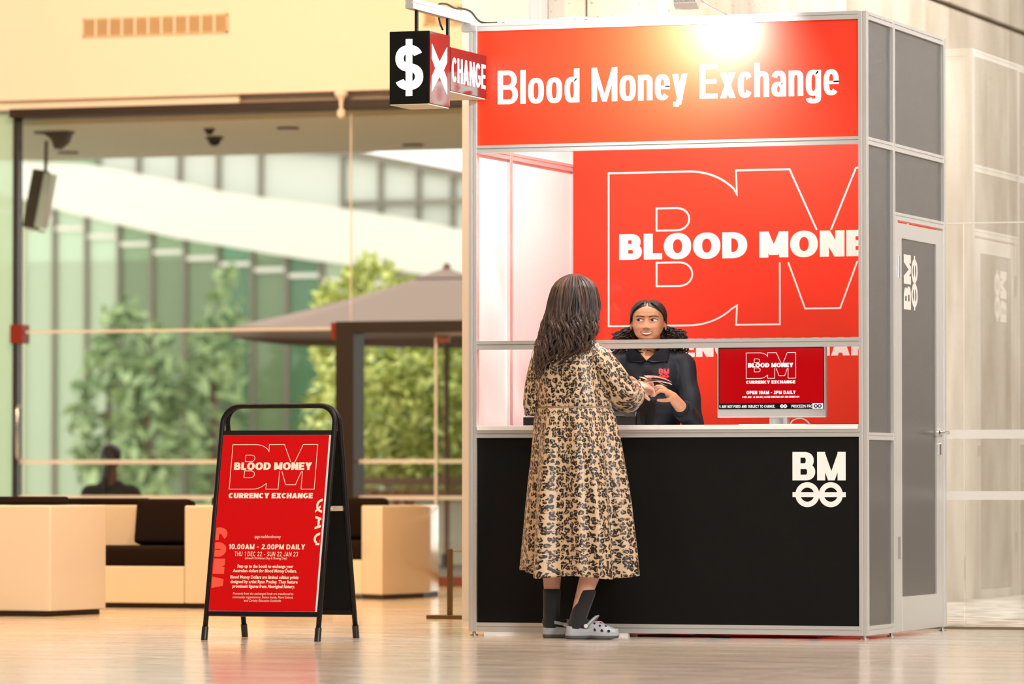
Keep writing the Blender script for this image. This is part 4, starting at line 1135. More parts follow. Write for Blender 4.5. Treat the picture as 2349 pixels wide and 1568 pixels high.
sleeve([(-1.300, -.285, 1.388), (-1.245, -.280, 1.335), (-1.195, -.262, 1.250), (-1.162, -.225, 1.185), (-1.152, -.150, 1.168), (-1.160, -.085, 1.180)], [.050, .064, .072, .078, .080, .076], 1.0)
sleeve([(-1.505, -.290, 1.385), (-1.548, -.290, 1.320), (-1.575, -.285, 1.220), (-1.590, -.275, 1.130), (-1.592, -.262, 1.082)], [.050, .058, .058, .056, .054], 2.6, (.85, 1.15))
# hair: a soft volume with several hundred wavy locks over it
HW = [(1.20, -1.50, .028, -.425, -.40), (1.27, -1.478, .052, -.430, -.385), (1.33, -1.440, .094, -.428, -.365), (1.39, -1.410, .120, -.420, -.345), (1.475, -1.390, .121, -.402, -.315), (1.556, -1.385, .120, -.388, -.285), (1.60, -1.383, .116, -.380, -.270), (1.642, -1.383, .107, -.370, -.264),
      (1.685, -1.383, .093, -.354, -.262), (1.712, -1.383, .074, -.336, -.262), (1.730, -1.384, .050, -.314, -.262), (1.742, -1.385, .022, -.285, -.262), (1.747, -1.386, .004, -.264, -.262)]
def hair_pt(f, z, lift=0.0):
    uc, hw, vb, vc = interp(HW, z)
    a = f * PI / 2 * 1.12
    return V3((uc + (hw + lift) * math.sin(a) / math.sin(min(PI / 2, PI / 2 * 1.12)), vc + (vb - vc - lift) * math.cos(a), z))
mb = MB(); rows = []
for j in range(40):
    z = lerp(1.7465, 1.375, j / 39); row = []
    for i in range(48):
        t = 2 * PI * i / 48; uc, hw, vb, vc = interp(HW, z)
        fr = .10 if z > 1.56 else lerp(.03, .10, max(0, (z - 1.45) / .11)) if z > 1.45 else .03
        uc, hw, vb, vc = interp(HW, z); k = hw / .107 if z > 1.64 else 1
        dv_ = (vb - vc) if math.sin(t) < 0 else -fr * min(1, k)
        row.append((uc + .90 * hw * math.cos(t), vc - .90 * dv_ * abs(math.sin(t)) * (1 if math.sin(t) >= 0 else -1), z))
    rows.append(row)
mb.grid(rows, True); mb.f.append(tuple(range(48))); mb.f.append(tuple(len(mb.v) - 48 + i for i in range(48)))
R = random.Random(5)
NL = 24
for k in range(NL * 6):                                             # wavy locks, each a bundle of strands
    f = -1 + 2 * (k % NL) / (NL - 1) + R.uniform(-.04, .04); lay = k // NL
    zend = 1.350 - .085 * sstep(.15, -.85, f) - R.uniform(-.02, .045) + (.035 * lay if lay < 4 else .10 + .02 * lay)
    ph = (k % NL) * 2.1 + lay * .9; wl = R.uniform(.115, .15); wob = R.uniform(.012, .021); pts = []; rad = []
    for i in range(44):
        t = i / 43; z = lerp(1.7455, zend, t); am = sstep(1.60, 1.47, z); wv = 2 * PI * (1.60 - z) / wl + ph
        p = hair_pt(max(-1.02, min(1.02, f + .04 * math.sin(3 * t + k))), z, -.006 + .003 * lay)
        p += V3((math.sin(wv) * wob * am, -(.5 + .5 * math.sin(wv + 1.2)) * .015 * am, 0))
        pts.append(p); rad.append(lerp(.0065, .0105, am) * (1 - .9 * t ** 6))
    mb.tube(pts, rad, 7, False)
    for q in range(7):
        a = 2 * PI * q / 7 + R.uniform(-.3, .3); rr = R.uniform(.7, 1.15); sh_ = R.uniform(-.3, .3)
        pp = [p + V3((math.cos(a + sh_ * i / 20) * r_ * rr, math.sin(a + sh_ * i / 20) * r_ * rr, 0)) for i, (p, r_) in enumerate(zip(pts, rad))]
        mb.tube(pp[::1], [.0021 * (1 - .7 * (i / 43) ** 3) for i in range(44)], 4, False)
for k in range(60):                                                 # stray hairs
    f = R.uniform(-1.05, 1.05); zend = R.uniform(1.24, 1.45); ph = R.uniform(0, 6.28); wl = R.uniform(.10, .16); pts = []
    for i in range(36):
        t = i / 35; z = lerp(1.745, zend, t); am = sstep(1.66, 1.45, z); wv = 2 * PI * z / wl + ph
        pts.append(hair_pt(f, z, .004 + .010 * am) + V3((math.sin(wv) * .018 * am, -abs(math.cos(wv)) * .014 * am, 0)))
    mb.tube(pts, .0012, 4, False)
mk('hair', mb, 'hair_brown', cu, smooth=True)

# ---------------------------------------------------------------- the attendant behind the counter
at_ = thing('person', (-1.288, .62, 0), 'smiling person with dark curly hair in a navy shirt serving behind the counter', 'person')
B0 = V3((-1.288, .62, 0)); F = V3((.20, -.98, 0)).normalized(); Rr = V3((-F.y, F.x, 0))
def LA(x, y, z): return B0 + Rr * x + F * y + V3((0, 0, z))
def LH(x, y, z): return LA(x * 1.13 - .004, y * 1.03 + .012, z + 1.553)
mb = MB()
add_head(mb, LH, 72, 64)
mb.chain([LA(0, -.02, 1.37), LA(-.003, .0, 1.49)], [.056, .052])
mb.chain([LA(-.14, -.01, 1.345), LA(.14, -.01, 1.345)], [.048, .048])
mb.ell(LA(0, 0, 1.25), (.15, .10, .15)).ell(LA(0, 0, 1.05), (.13, .10, .16)).ell(LA(0, 0, .92), (.16, .12, .12))
aR = [LA(.170, 0, 1.335), LA(.232, .13, 1.045), LA(.150, .335, 1.168)]       # arm at the viewer's right
aL = [LA(-.170, 0, 1.335), LA(-.232, .15, 1.060), LA(-.030, .330, 1.165)]
mb.chain(aR, [.045, .038, .026]); mb.chain(aL, [.045, .038, .026])
for sx in (-1, 1): mb.chain([LA(sx * .085, 0, .9), LA(sx * .09, .01, .48), LA(sx * .09, -.01, .09), LA(sx * .09, .12, .05)], [.08, .055, .038, .03])
add_hand(mb, aR[2], V3(LA(.085, .425, 1.232) - aR[2]), V3((-.55, -.35, -.2)), 1, [(.45, .75, .5), (.5, .8, .5), (.55, .85, .5), (.65, .9, .5)], (.60, .55, .55), k=.95)
add_hand(mb, aL[2], V3(LA(.055, .405, 1.205) - aL[2]), V3((.5, -.2, .6)), 1, [(.35, .6, .4), (.4, .65, .4), (.45, .7, .4), (.5, .75, .4)], (.65, .5, .5), k=.95)
bm_ = fuse(mb, .0030, 3)
mk('body', bm_, 'skin_tan', at_)
tree = bvh_of(bm_)
def on_face(x, z, lift, tr=None, y0=.30):
    o = LH(x, y0, z); hit = (tr or tree).ray_cast(o, -F)
    return (hit[0] + F * lift) if hit[0] is not None else o - F * (y0 - .09)
def decal(name, m, x0, x1, ztop, zbot, lift, nx=16, nz=5, tr=None):
    rows = []
    for j in range(nz + 1):
        row = []
        for i in range(nx + 1):
            x = lerp(x0, x1, i / nx); row.append(on_face(x, lerp(zbot(x), ztop(x), j / nz), lift, tr))
        rows.append(row)
    return mk(name, MB().grid(rows), m, at_, smooth=True)
for sx in (-1, 1):
    cx = sx * .0305; W = .0165
    q = lambda x: max(0, 1 - ((x - cx) / W) ** 2)
    decal('eye', 'eye_white', cx - W, cx + W, lambda x: .0066 * q(x) ** .8 - .0005, lambda x: -.0050 * q(x) - .0005, .0012)
    ix = cx - .0065
    qi = lambda x: math.sqrt(max(0, 1 - ((x - ix) / .0062) ** 2))
    decal('iris', 'eye_dark', ix - .0062, ix + .0062, lambda x: min(.0060 * qi(x), .0062 * q(x)), lambda x: max(-.0060 * qi(x), -.0050 * q(x)), .0018, 12, 4)
    decal('eyelid', 'eye_dark', cx - W * 1.05, cx + W * 1.08, lambda x: .0066 * q(x) ** .8 + .0018, lambda x: .0066 * q(x) ** .8 - .0010, .0022, 16, 2)
    bw = lambda x: (x - cx) * sx
    decal('eyebrow', 'hair_black', cx - .021, cx + .021, lambda x: .0185 + .0045 * (1 - ((bw(x) - .004) / .021) ** 2) - .0012 * bw(x) / .021, lambda x: .0148 + .0032 * (1 - ((bw(x) - .004) / .021) ** 2) + .0015 * max(0, bw(x)) / .021, .0012, 18, 2)
sm = lambda x: (x / .0275) ** 2
decal('lips', 'lip', -.0285, .0285, lambda x: -.0588 + .0035 * sm(x) * .6 + .0008 * math.cos(x * 260), lambda x: -.0785 + .0180 * sm(x) ** .9, .0026, 22, 6)
decal('teeth', 'teeth', -.0235, .0235, lambda x: -.0628 + .0032 * sm(x), lambda x: -.0712 + .0120 * sm(x), .0040, 20, 3)
for sx in (-1, 1): decal('nostril', 'eye_dark', sx * .0085 - .0028, sx * .0085 + .0028, lambda x: -.0440, lambda x: -.0462, .0012, 4, 2)
# hair: sleek cap parted in the middle, curls falling behind both ears
mb = MB(); rows = []
for j in range(60):
    z = lerp(.0919, -.075, j / 59); a, f, bk = interp(HEAD, z); yc = (f + bk) / 2; hd = (f - bk) / 2; row = []
    for i in range(96):
        t = 2 * PI * i / 96; c, s = math.cos(t), math.sin(t); e = 2 / 2.25
        x = a * math.copysign(abs(c) ** e, c); y = yc + hd * math.copysign(abs(s) ** e, s)
        fr = math.degrees(math.asin(max(-1, min(1, s))))                     # 90 at the front, -90 at the back
        hl = float(np.interp(fr, [-90, -30, -8, 10, 25, 45, 62, 78, 90], [-.085, -.070, -.045, .006, .026, .044, .058, .066, .069]))
        k = sstep(-.004, .002, z - hl); th = lerp(.0015, .0095, sstep(0, .035, z - hl))
        off = lerp(-.012, th + .0012 * math.sin(60 * t + 40 * z), k) - (.006 * math.exp(-(x / .0035) ** 2) if s > -.3 else 0)
        nx, ny = c, s; up = sstep(.045, .092, z)
        row.append(LH(x + nx * off * (1 - .4 * up), y + ny * off * (1 - .4 * up), z + off * up * 1.1))
    rows.append(row)
mb.grid(rows, True); mb.f.append(tuple(range(96)))
R = random.Random(9)
for sx in (-1, 1):
    for k in range(80):
        a0 = R.uniform(0, 6.28); L_ = R.uniform(.10, .205); off = R.uniform(0, .105); dy = R.uniform(-.050, .045); pts = []; rad = []; cr_ = R.uniform(.006, .010); cy = R.uniform(4, 7)
        for i in range(44):
            t = i / 43
            x = sx * (.054 + .010 * t + off * sstep(0, .42, t)); z = -.012 - L_ * t - .02 * (off < .03) - .006 * R.random()
            pts.append(LH(x + cr_ * math.cos(a0 + 2 * PI * cy * t), -.055 + dy + .035 * t + cr_ * math.sin(a0 + 2 * PI * cy * t), z)); rad.append(.0034 * (1 - .5 * t))
        mb.tube(pts, rad, 5, False)
for k in range(190):                                                # combed strands from the parting
    sx = -1 if k % 2 else 1; t0 = R.uniform(.02, .98); pts = []; rad = []
    for i in range(16):
        t = i / 15; fa = lerp(78, -40, t0 * .9) ; th_ = math.radians(lerp(fa, -15 + 20 * (1 - t0), t))
        z = lerp(.088 - .028 * abs(.3 - t0), -.012 - .03 * t0, t ** 1.3); a, f, bk = interp(HEAD, z); yc = (f + bk) / 2; hd = (f - bk) / 2
        x = a * abs(math.cos(th_)) ** .9 * sx; y = yc + hd * math.copysign(abs(math.sin(th_)) ** .9, math.sin(th_)); o_ = .0095 + .002 * math.sin(9 * t + k)
        pts.append(LH(x + sx * o_ * (.3 + .7 * t), y + math.sin(th_) * o_ * .6, z + o_ * (1 - t) * .9)); rad.append(.0022)
    mb.tube(pts, rad, 5, False)
mk('hair', mb, 'hair_black', at_, smooth=True)
# shirt
mb = MB()
mb.chain([LA(-.135, -.008, 1.342), LA(.135, -.008, 1.342)], [.060, .060])
mb.chain([LA(-.05, -.01, 1.372), LA(.05, -.01, 1.372)], [.052, .052])
mb.ell(LA(0, .012, 1.265), (.172, .118, .145)).ell(LA(0, .008, 1.09), (.166, .122, .19)).ell(LA(0, .0, .93), (.178, .132, .12))
mb.chain([aR[0], aR[1], lerp(aR[1], aR[2], .48)], [.060, .053, .047]); mb.chain([aL[0], aL[1], lerp(aL[1], aL[2], .48)], [.060, .053, .047])
sh = fuse(mb, .0045, 8)
nv_ = len(sh.vertices); co = np.empty(nv_ * 3); no = np.empty(nv_ * 3)
sh.vertices.foreach_get('co', co); sh.vertices.foreach_get('normal', no); co = co.reshape(-1, 3); no = no.reshape(-1, 3)
k = np.sin(38 * co[:, 2] + 9 * co[:, 0] + 3 * np.sin(20 * co[:, 0])) * .0022 + np.sin(61 * co[:, 0] - 33 * co[:, 2] + 2) * .0014
sh.vertices.foreach_set('co', (co + no * k[:, None]).ravel()); sh.update()
mk('shirt', sh, 'shirt_navy', at_, smooth=True)
st2 = bvh_of(sh)
def on_shirt(x, z, lift):
    o = LA(x, .6, z); hit = st2.ray_cast(o, -F)
    return hit[0] + F * lift if hit[0] is not None else LA(x, .12, z)
def shirt_decal(name, m, polys, lift):
    mb = MB()
    for k, poly in enumerate(polys): mb.add([on_shirt(p, q, lift + k * 2e-5) for p, q in poly], [tuple(range(len(poly)))])
    return mk(name, mb, m, at_)
neck = [[(-.030, 1.405), (0, 1.405), (0, 1.395), (-.028, 1.395)], [(0, 1.405), (.030, 1.405), (.028, 1.395), (0, 1.395)]]
rows = []
for j in range(9):
    z = lerp(1.425, 1.352, j / 8); hw = lerp(.080, .002, (j / 8) ** .8); rows.append([on_shirt(lerp(-hw, hw, i / 8) - .002, z, .0015) for i in range(9)])
mk('neck_opening', MB().grid(rows), 'skin_tan', at_, smooth=True)
for sx in (-1, 1):
    mb = MB(); o1 = [(.090, 1.428, -.008), (.071, 1.408, .004), (.001, 1.354, .006), (.030, 1.343, .010), (.104, 1.350, .012), (.108, 1.398, .004)]
    top = [on_shirt(sx * x - .002, z, l_ + .006) for x, z, l_ in o1]; low = [p - F * .005 for p in top]; n6 = len(o1)
    mb.add(top + low, [tuple(range(n6)), tuple(range(n6, 2 * n6))] + [(i, (i + 1) % n6, n6 + (i + 1) % n6, n6 + i) for i in range(n6)])
    mk('collar', mb, 'shirt_navy', at_)
mb = MB(); rows = []
for z, r in ((1.385, .068), (1.405, .064), (1.425, .060)):
    rows.append([LA(r * 1.02 * math.cos(t), -.012 + r * math.sin(t), z + .012 * max(0, -math.sin(t))) for t in [math.radians(130 + 280 * i / 24) for i in range(25)]])
o = mk('collar_band', mb.grid(rows), 'shirt_navy', at_, smooth=True); md = o.modifiers.new('t', 'SOLIDIFY'); md.thickness = .004
for z in (1.335, 1.262, 1.190, 1.118):
    mk('button', MB().lathe([(.0045, 0), (.0045, .002)], on_shirt(-.002, z, .0004), 10, F), 'black_plastic', at_)
rows = [[on_shirt(x, lerp(1.34, 1.04, j / 30), .0012) for x in (-.016, -.012, .010, .014)] for j in range(31)]
mk('placket', MB().grid(rows), 'shirt_navy', at_, smooth=True)
shirt_decal('chest_logo', 'print_red', shift(bm_badge(.050), .085, 1.262), .0016)
for arm in (aR, aL):
    c = lerp(arm[1], arm[2], .47); d = (arm[2] - arm[1]).normalized()
    mk('cuff', MB().lathe([(.042, -.028), (.0505, -.026), (.0515, .010), (.046, .016), (.040, .014)], c, 22, d), 'shirt_navy', at_, smooth=True)
mb = MB().tube([LA(.047 * math.sin(t) , .012 + .050 * math.cos(t) , 1.405 - .022 * math.cos(t)) for t in [2 * PI * i / 40 for i in range(41)]], .0022, 6, False)
mk('necklace', mb, 'gold', at_, smooth=True)
mb = MB()
for sx in (-1, 1): mb.chain([LA(sx * .085, 0, .92), LA(sx * .09, .01, .48), LA(sx * .09, -.01, .10)], [.095, .072, .062])
mk('trousers', fuse(mb, .006, 4), 'black_panel', at_)
for sx in (-1, 1):
    mk('shoe', fuse(MB().chain([LA(sx * .09, -.02, .045), LA(sx * .09, .10, .040), LA(sx * .09, .17, .034)], [.042, .040, .032]), .006, 3), 'black_plastic', at_)

# ---------------------------------------------------------------- the notes changing hands
for k, (c1, lb, ang, off) in enumerate((((0.86, 0.46, 0.10), 'yellow-orange printed note held between the two people', .50, (0, 0, 0)), ((0.80, 0.10, 0.06), 'red printed note held between the two people', .15, (.022, .012, .012)), ((0.80, 0.84, 0.90), 'pale printed note at the bottom of the handful', -.05, (.024, .004, -.006)))):
    m = mat('note_%d' % k, c1, .6); noise_colour(m, c1, tuple(min(1, x * .5 + .4) for x in c1), 60, 3, lo=.45, hi=.6)
    c = V3((-1.112, .130, 1.240)) + V3(off); a = V3((.82, .50, -.26 + .1 * k)).normalized(); a = Matrix.Rotation(ang * .5, 3, 'Z') @ a; n_ = V3((.05, -.20, .97)).normalized(); s_ = n_.cross(a).normalized()
    top = [[c + a * (.13 * (i / 10 - .5)) + s_ * (.064 * (j / 2 - .5)) + n_ * (.010 * math.sin(PI * i / 10)) for i in range(11)] for j in range(3)]
    mb = MB().grid(top).grid([[p - n_ * .0006 for p in r_] for r_ in top])
    tag(mk('banknote', mb, m, None, smooth=True), lb, 'banknote', 'notes being exchanged')
# ---------------------------------------------------------------- the terrace and the building beyond the glass
mat('terrace', (0.78, 0.72, 0.62), .7)
mat('outside_soffit', (0.94, 0.88, 0.68), .7)
mat('pale_concrete', (0.72, 0.69, 0.62), .8)
mat('mullion', (0.20, 0.17, 0.13), .6)
mat('timber', (0.24, 0.125, 0.075), .6)
mat('umbrella_cloth', (0.31, 0.215, 0.175), .85)
mat('blind_pale', (0.56, 0.58, 0.52), .7)
m = mat('lawn', (0.22, 0.34, 0.06), .9); noise_colour(m, (0.16, 0.27, 0.04), (0.30, 0.42, 0.09), 6, 3)
def leafmat(name, c1, c2):
    m = mat(name, c1, .6); n, l, b = nodes(m)
    oi = n.new('ShaderNodeNewGeometry'); cr = n.new('ShaderNodeValToRGB')
    cr.color_ramp.elements[0].color = (*c1, 1); cr.color_ramp.elements[1].color = (*c2, 1)
    l.new(oi.outputs['Random Per Island'], cr.inputs[0]); l.new(cr.outputs[0], b.inputs['Base Color'])
    b.inputs['Transmission Weight'].default_value = 0
leafmat('leaf_lime', (0.26, 0.32, 0.05), (0.76, 0.78, 0.24))
leafmat('leaf_green', (0.12, 0.20, 0.08), (0.36, 0.46, 0.22))
leafmat('leaf_fresh', (0.24, 0.40, 0.05), (0.60, 0.72, 0.20))
mat('bark', (0.12, 0.075, 0.045), .8)
def foliage(blobs, n, size, seed):
    """leaves scattered through ellipsoids (centre, radii)"""
    r = np.random.default_rng(seed); mb = MB()
    w = np.array([b[1][0] * b[1][1] * b[1][2] for b in blobs]); w = w / w.sum()
    for k in r.choice(len(blobs), n, p=w):
        c, rad = blobs[k]; d = r.normal(size=3); d /= np.linalg.norm(d); p = np.array(c) + d * np.array(rad) * r.uniform(.35, 1) ** .5
        a = r.normal(size=3); a /= np.linalg.norm(a); b2 = np.cross(a, r.normal(size=3)); b2 /= np.linalg.norm(b2); s = size * r.uniform(.6, 1.3)
        mb.add([p - a * s, p - b2 * s * .42 + a * s * .1, p + a * s, p + b2 * s * .42 + a * s * .1], [(0, 1, 2, 3)])
    return mb
struct('ground', mb=MB().box(-45, -1.8, 10.34, 60, -.25, -.15), m='terrace')
struct('ceiling_4', mb=MB().box(-16, -2.9, 10.45, 14.0, 3.42, 3.75), m='outside_soffit')
# things on the outside soffit
def dome(u, v, r, label):
    t = thing('dome_camera', (u, v, 3.42), label, 'camera', 'fittings under the outside soffit')
    mk('collar', MB().lathe([(r * 1.25, 0), (r * 1.25, -r * .35), (r, -r * .45)], (u, v, 3.42), 18), 'bronze_fitting', t, smooth='auto')
    mk('dome', MB().lathe([(r * .95, -r * .45), (r * .85, -r * .9), (r * .5, -r * 1.25), (.002, -r * 1.35)], (u, v, 3.42), 18), 'dark_track', t, smooth=True)
dome(-8.50, 12.0, .055, 'larger dark dome camera under the outside soffit')
dome(-8.20, 11.2, .036, 'smaller bronze dome sensor under the outside soffit')
for u, v, lb in ((-7.60, 11.3, 'shallow round downlight in the soffit nearest the glass'), (-7.35, 13.3, 'shallow round downlight in the soffit near its right outer edge'), (-10.3, 13.2, 'shallow round downlight in the soffit near the hanging speaker')):
    t = thing('downlight', (u, v, 3.42), lb, 'downlight', 'round downlights in the soffit')
    mk('trim', MB().lathe([(.085, 0), (.085, -.012), (.065, -.014)], (u, v, 3.42), 22), 'bronze_fitting', t)
    mk('lens', MB().lathe([(.06, -.012), (.02, -.02)], (u, v, 3.42), 22), 'soffit_paint', t)
t = thing('wall_speaker', (-9.45, 11.1, 3.42), 'small bronze horn bracket under the soffit by the left glass edge', 'speaker')
mk('horn', MB().prism([(-.13, 3.425), (.08, 3.425), (.115, 3.40), (.085, 3.33), (.02, 3.285), (.0, 3.285), (-.03, 3.36)], lambda a, z, q: (-9.42 + a, q, z), 11.05, 11.15), 'bronze_fitting', t, bevel=.006)
mk('mount', MB().box(-9.58, -9.30, 11.03, 11.17, 3.405, 3.42), 'bronze_fitting', t)
t = thing('hanging_speaker', (-9.95, 12.0, 3.42), 'slim bronze and white speaker hanging tilted from the soffit', 'speaker')
ax = V3((.97, .10, .20)).normalized(); az = V3((.20, 0, .98)).normalized(); ax = (ax - az * ax.dot(az)).normalized(); ay = az.cross(ax)
c = V3((-9.98, 12.0, 2.96))
mk('cabinet', MB().obox(c + ax * -.035, (.095, .16, .46), ax, ay, az), 'bronze_fitting', t, bevel=.008)
mk('grille', MB().obox(c + ax * .045, (.065, .15, .43), ax, ay, az), 'white_plastic', t, bevel=.008)
mk('cap', MB().obox(c + az * -.24 + ax * .0, (.13, .15, .02), ax, ay, az), 'white_plastic', t)
mk('stem', MB().tube([c + az * .22, V3((-9.93, 12.0, 3.42))], .014, 10), 'bronze_fitting', t)

# seated person outside, seen from behind
bn = thing('bench', (-9.75, 12.9, -.15), 'low dark bench outside the glass under the seated person', 'bench')
mk('seat', MB().box(-10.6, -8.9, 12.75, 13.2, .14, .20), 'timber', bn, bevel=.006)
for u in (-10.4, -9.1): mk('leg', MB().box(u - .04, u + .04, 12.8, 13.15, -.15, .14), 'dark_bronze', bn)
sp = thing('person', (-9.78, 12.95, -.15), 'dark silhouetted person with tied-back hair sitting outside the glass', 'person')
sh0 = V3((-9.80, 12.95, 0)); sf = V3((-.30, .95, 0)).normalized(); sr = V3((-sf.y, sf.x, 0))
def LS_(x, y, z): return sh0 + sr * x + sf * y + V3((0, 0, z))
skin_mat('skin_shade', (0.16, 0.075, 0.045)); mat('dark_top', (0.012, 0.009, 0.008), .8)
mb = MB(); add_head(mb, lambda x, y, z: LS_(x, y + .01, z + .945), 36, 32)
mb.chain([LS_(0, 0, .72), LS_(0, 0, .86)], [.055, .052]); mb.ell(LS_(0, 0, .50), (.14, .10, .24)); mb.ell(LS_(0, 0, .30), (.16, .13, .12))
for sx in (-1, 1):
    mb.chain([LS_(sx * .17, 0, .68), LS_(sx * .22, .08, .44), LS_(sx * .12, .30, .40)], [.048, .04, .026])
    mb.chain([LS_(sx * .09, .05, .27), LS_(sx * .10, .46, .27), LS_(sx * .10, .44, -.07), LS_(sx * .10, .56, -.11)], [.085, .058, .038, .03])
    add_hand(mb, LS_(sx * .12, .30, .40), -sr * sx * .4 + sf, V3((0, 0, -1)), sx, [.3, .3, .3, .3])
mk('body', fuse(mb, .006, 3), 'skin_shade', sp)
mb = MB().chain([LS_(-.16, 0, .665), LS_(.16, 0, .665)], [.068, .068]).ell(LS_(0, 0, .52), (.175, .125, .22)).ell(LS_(0, 0, .32), (.18, .14, .12)).chain([LS_(-.06, 0, .71), LS_(.06, 0, .71)], [.055, .055])
for sx in (-1, 1): mb.chain([LS_(sx * .18, 0, .66), LS_(sx * .23, .08, .44)], [.062, .055])
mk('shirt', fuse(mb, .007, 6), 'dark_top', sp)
mb = MB()
for sx in (-1, 1): mb.chain([LS_(sx * .09, .02, .28), LS_(sx * .10, .46, .275), LS_(sx * .10, .44, -.04)], [.095, .072, .058])
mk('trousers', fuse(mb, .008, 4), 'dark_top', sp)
mb = MB().ell(LS_(0, -.008, .972), (.083, .102, .088)).ell(LS_(.0, -.10, .93), (.045, .035, .05)).chain([LS_(.01, -.10, .90), LS_(.03, -.125, .78), LS_(.035, -.12, .66)], [.030, .034, .015])
mk('hair', fuse(mb, .006, 3), 'hair_black', sp)

# umbrella
um = thing('patio_umbrella', (-8.55, 17.5, -.15), 'taupe square patio umbrella open on the terrace', 'umbrella')
ap = V3((-8.62, 17.5, 2.61)); H = 1.45; zr = 2.085
P8 = [(-1, -1), (1, -1), (1, 1), (-1, 1)]
for k in range(4):
    a = V3((ap.x + P8[k][0] * H, ap.y + P8[k][1] * H, zr)); b = V3((ap.x + P8[(k + 1) % 4][0] * H, ap.y + P8[(k + 1) % 4][1] * H, zr)); rows = []
    for j in range(9):
        t = j / 8; row = []
        for i in range(9):
            p = lerp(lerp(ap + (a - ap) * .12, a, t), lerp(ap + (b - ap) * .12, b, t), i / 8); p.z -= .05 * math.sin(PI * t) * .5 + .03 * math.sin(PI * i / 8) * t; row.append(p)
        rows.append(row)
    rows.append([p + V3((0, 0, -.09)) for p in rows[-1]])
    o = mk('canopy_panel', MB().grid(rows), 'umbrella_cloth', um, smooth='auto'); md = o.modifiers.new('t', 'SOLIDIFY'); md.thickness = .004
    mk('rib', MB().tube([ap + (a - ap) * .1 + V3((0, 0, -.03)), a + V3((0, 0, -.03))], .012, 8), 'timber', um)
    mk('strut', MB().tube([V3((ap.x, ap.y, 2.10)), ap + (a - ap) * .55 + V3((0, 0, -.04))], .010, 8), 'timber', um)
    q = [(ap.x + P8[i][0] * .22, ap.y + P8[i][1] * .22) for i in (k, (k + 1) % 4)]
    mk('vent_cap', MB().add([ap + V3((0, 0, .03)), V3((*q[0], 2.545)), V3((*q[1], 2.545)), ap + V3((0, 0, .025)), V3((*q[0], 2.54)), V3((*q[1], 2.54))], [(0, 1, 2), (3, 5, 4), (1, 4, 5, 2)]), 'umbrella_cloth', um)
mk('pole', MB().lathe([(.024, -.10), (.024, 2.62), (.04, 2.64), (.02, 2.68)], (ap.x, ap.y, 0), 14), 'timber', um, smooth='auto')
mk('base', MB().lathe([(.30, -.15), (.30, -.09), (.06, -.07), (.05, .12)], (ap.x, ap.y, 0), 24), 'dark_bronze', um, smooth='auto')

# planter with timber rails and hedge, outdoor chairs
plr = thing('planter', (-9.6, 19.2, -.15), 'long timber-railed planter wall below the hedge', 'planter')
mk('wall', MB().box(-10.9, -7.2, 19.2, 19.5, -.15, .60), 'terrace', plr)
for z0, z1 in ((.60, .68), (.72, .79)): mk('rail', MB().box(-10.9, -7.2, 19.12, 19.24, z0, z1), 'timber', plr)
hb_ = []
R = random.Random(3)
for k in range(26):
    u = lerp(-10.75, -7.4, k / 25) + R.uniform(-.1, .1); hb_.append(((u, 20.4 + R.uniform(-.3, .3), 1.25 + R.uniform(-.15, .15)), (.38, .5, .75)))
    if k % 2 == 0: hb_.append(((u, 21.0, 1.9 + R.uniform(-.2, .35)), (.45, .5, .55)))
o = mk('hedge', foliage(hb_, 9000, .075, 1), 'leaf_lime', None); tag(o, 'yellow-green leafy hedge behind the timber planter', 'hedge', kind='stuff')
tr = thing('tree', (-9.0, 20.8, -.15), 'fresh green tree branch reaching in beside the booth', 'tree')
o = mk('leaves', foliage([((-9.25, 20.6, 3.35), (.35, .4, .26)), ((-9.0, 20.8, 3.7), (.5, .5, .4)), ((-9.15, 20.6, 3.0), (.20, .3, .12)), ((-8.7, 20.8, 3.9), (.6, .6, .6))], 1500, .07, 2), 'leaf_fresh', tr); o['kind'] = 'stuff'
mk('trunk', MB().tube([(-8.6, 20.8, -.15), (-8.6, 20.8, 2.2), (-8.75, 20.8, 3.2), (-9.1, 20.7, 3.5)], [.07, .06, .04, .015], 10), 'bark', tr, smooth=True)
tr = thing('tree', (-12.1, 24.0, -.15), 'slim young tree rising behind the umbrella, left of its top', 'tree')
o = mk('leaves', foliage([((-12.2, 24, 2.3), (.35, .4, .6)), ((-11.9, 24, 2.8), (.30, .3, .35))], 900, .075, 4), 'leaf_lime', tr); o['kind'] = 'stuff'
mk('trunk', MB().tube([(-12.1, 24, -.15), (-12.1, 24, 2.4)], [.05, .03], 8), 'bark', tr)
def chair(u, v, rz, label):
    t = thing('outdoor_chair', (u, v, -.15), label, 'chair', 'outdoor chairs on the terrace')
    ca, sa = math.cos(rz), math.sin(rz)
    Q = lambda x, y, z: V3((u + x * ca - y * sa, v + x * sa + y * ca, z - .15))
    for sx in (-1, 1):
        mk('leg', MB().tube([Q(sx * .20, -.20, 0), Q(sx * .18, -.17, .44)], .016, 8), 'timber', t)
        mk('leg', MB().tube([Q(sx * .20, .24, 0), Q(sx * .18, .18, .44), Q(sx * .18, .26, .82)], .016, 8), 'timber', t)
    for k in range(5): mk('seat_slat', MB().obox(Q(0, -.16 + .085 * k, .45), (.40, .07, .018), (ca, sa, 0), (-sa, ca, 0), (0, 0, 1)), 'timber', t)
    for k in range(4): mk('back_slat', MB().obox(Q(-.135 + .09 * k, .235, .66), (.06, .016, .34), (ca, sa, 0), (-sa, ca, .15), (0, -.15, 1)), 'timber', t)
chair(-6.85, 14.2, .3, 'slatted timber chair on the terrace, close to the booth post')
chair(-8.25, 15.0, -2.5, 'slatted timber chair on the terrace, right of the lounge seat')
struct('ground_2', mb=MB().box(-14, -3, 16.2, 19.0, -.15, -.13), m='lawn')

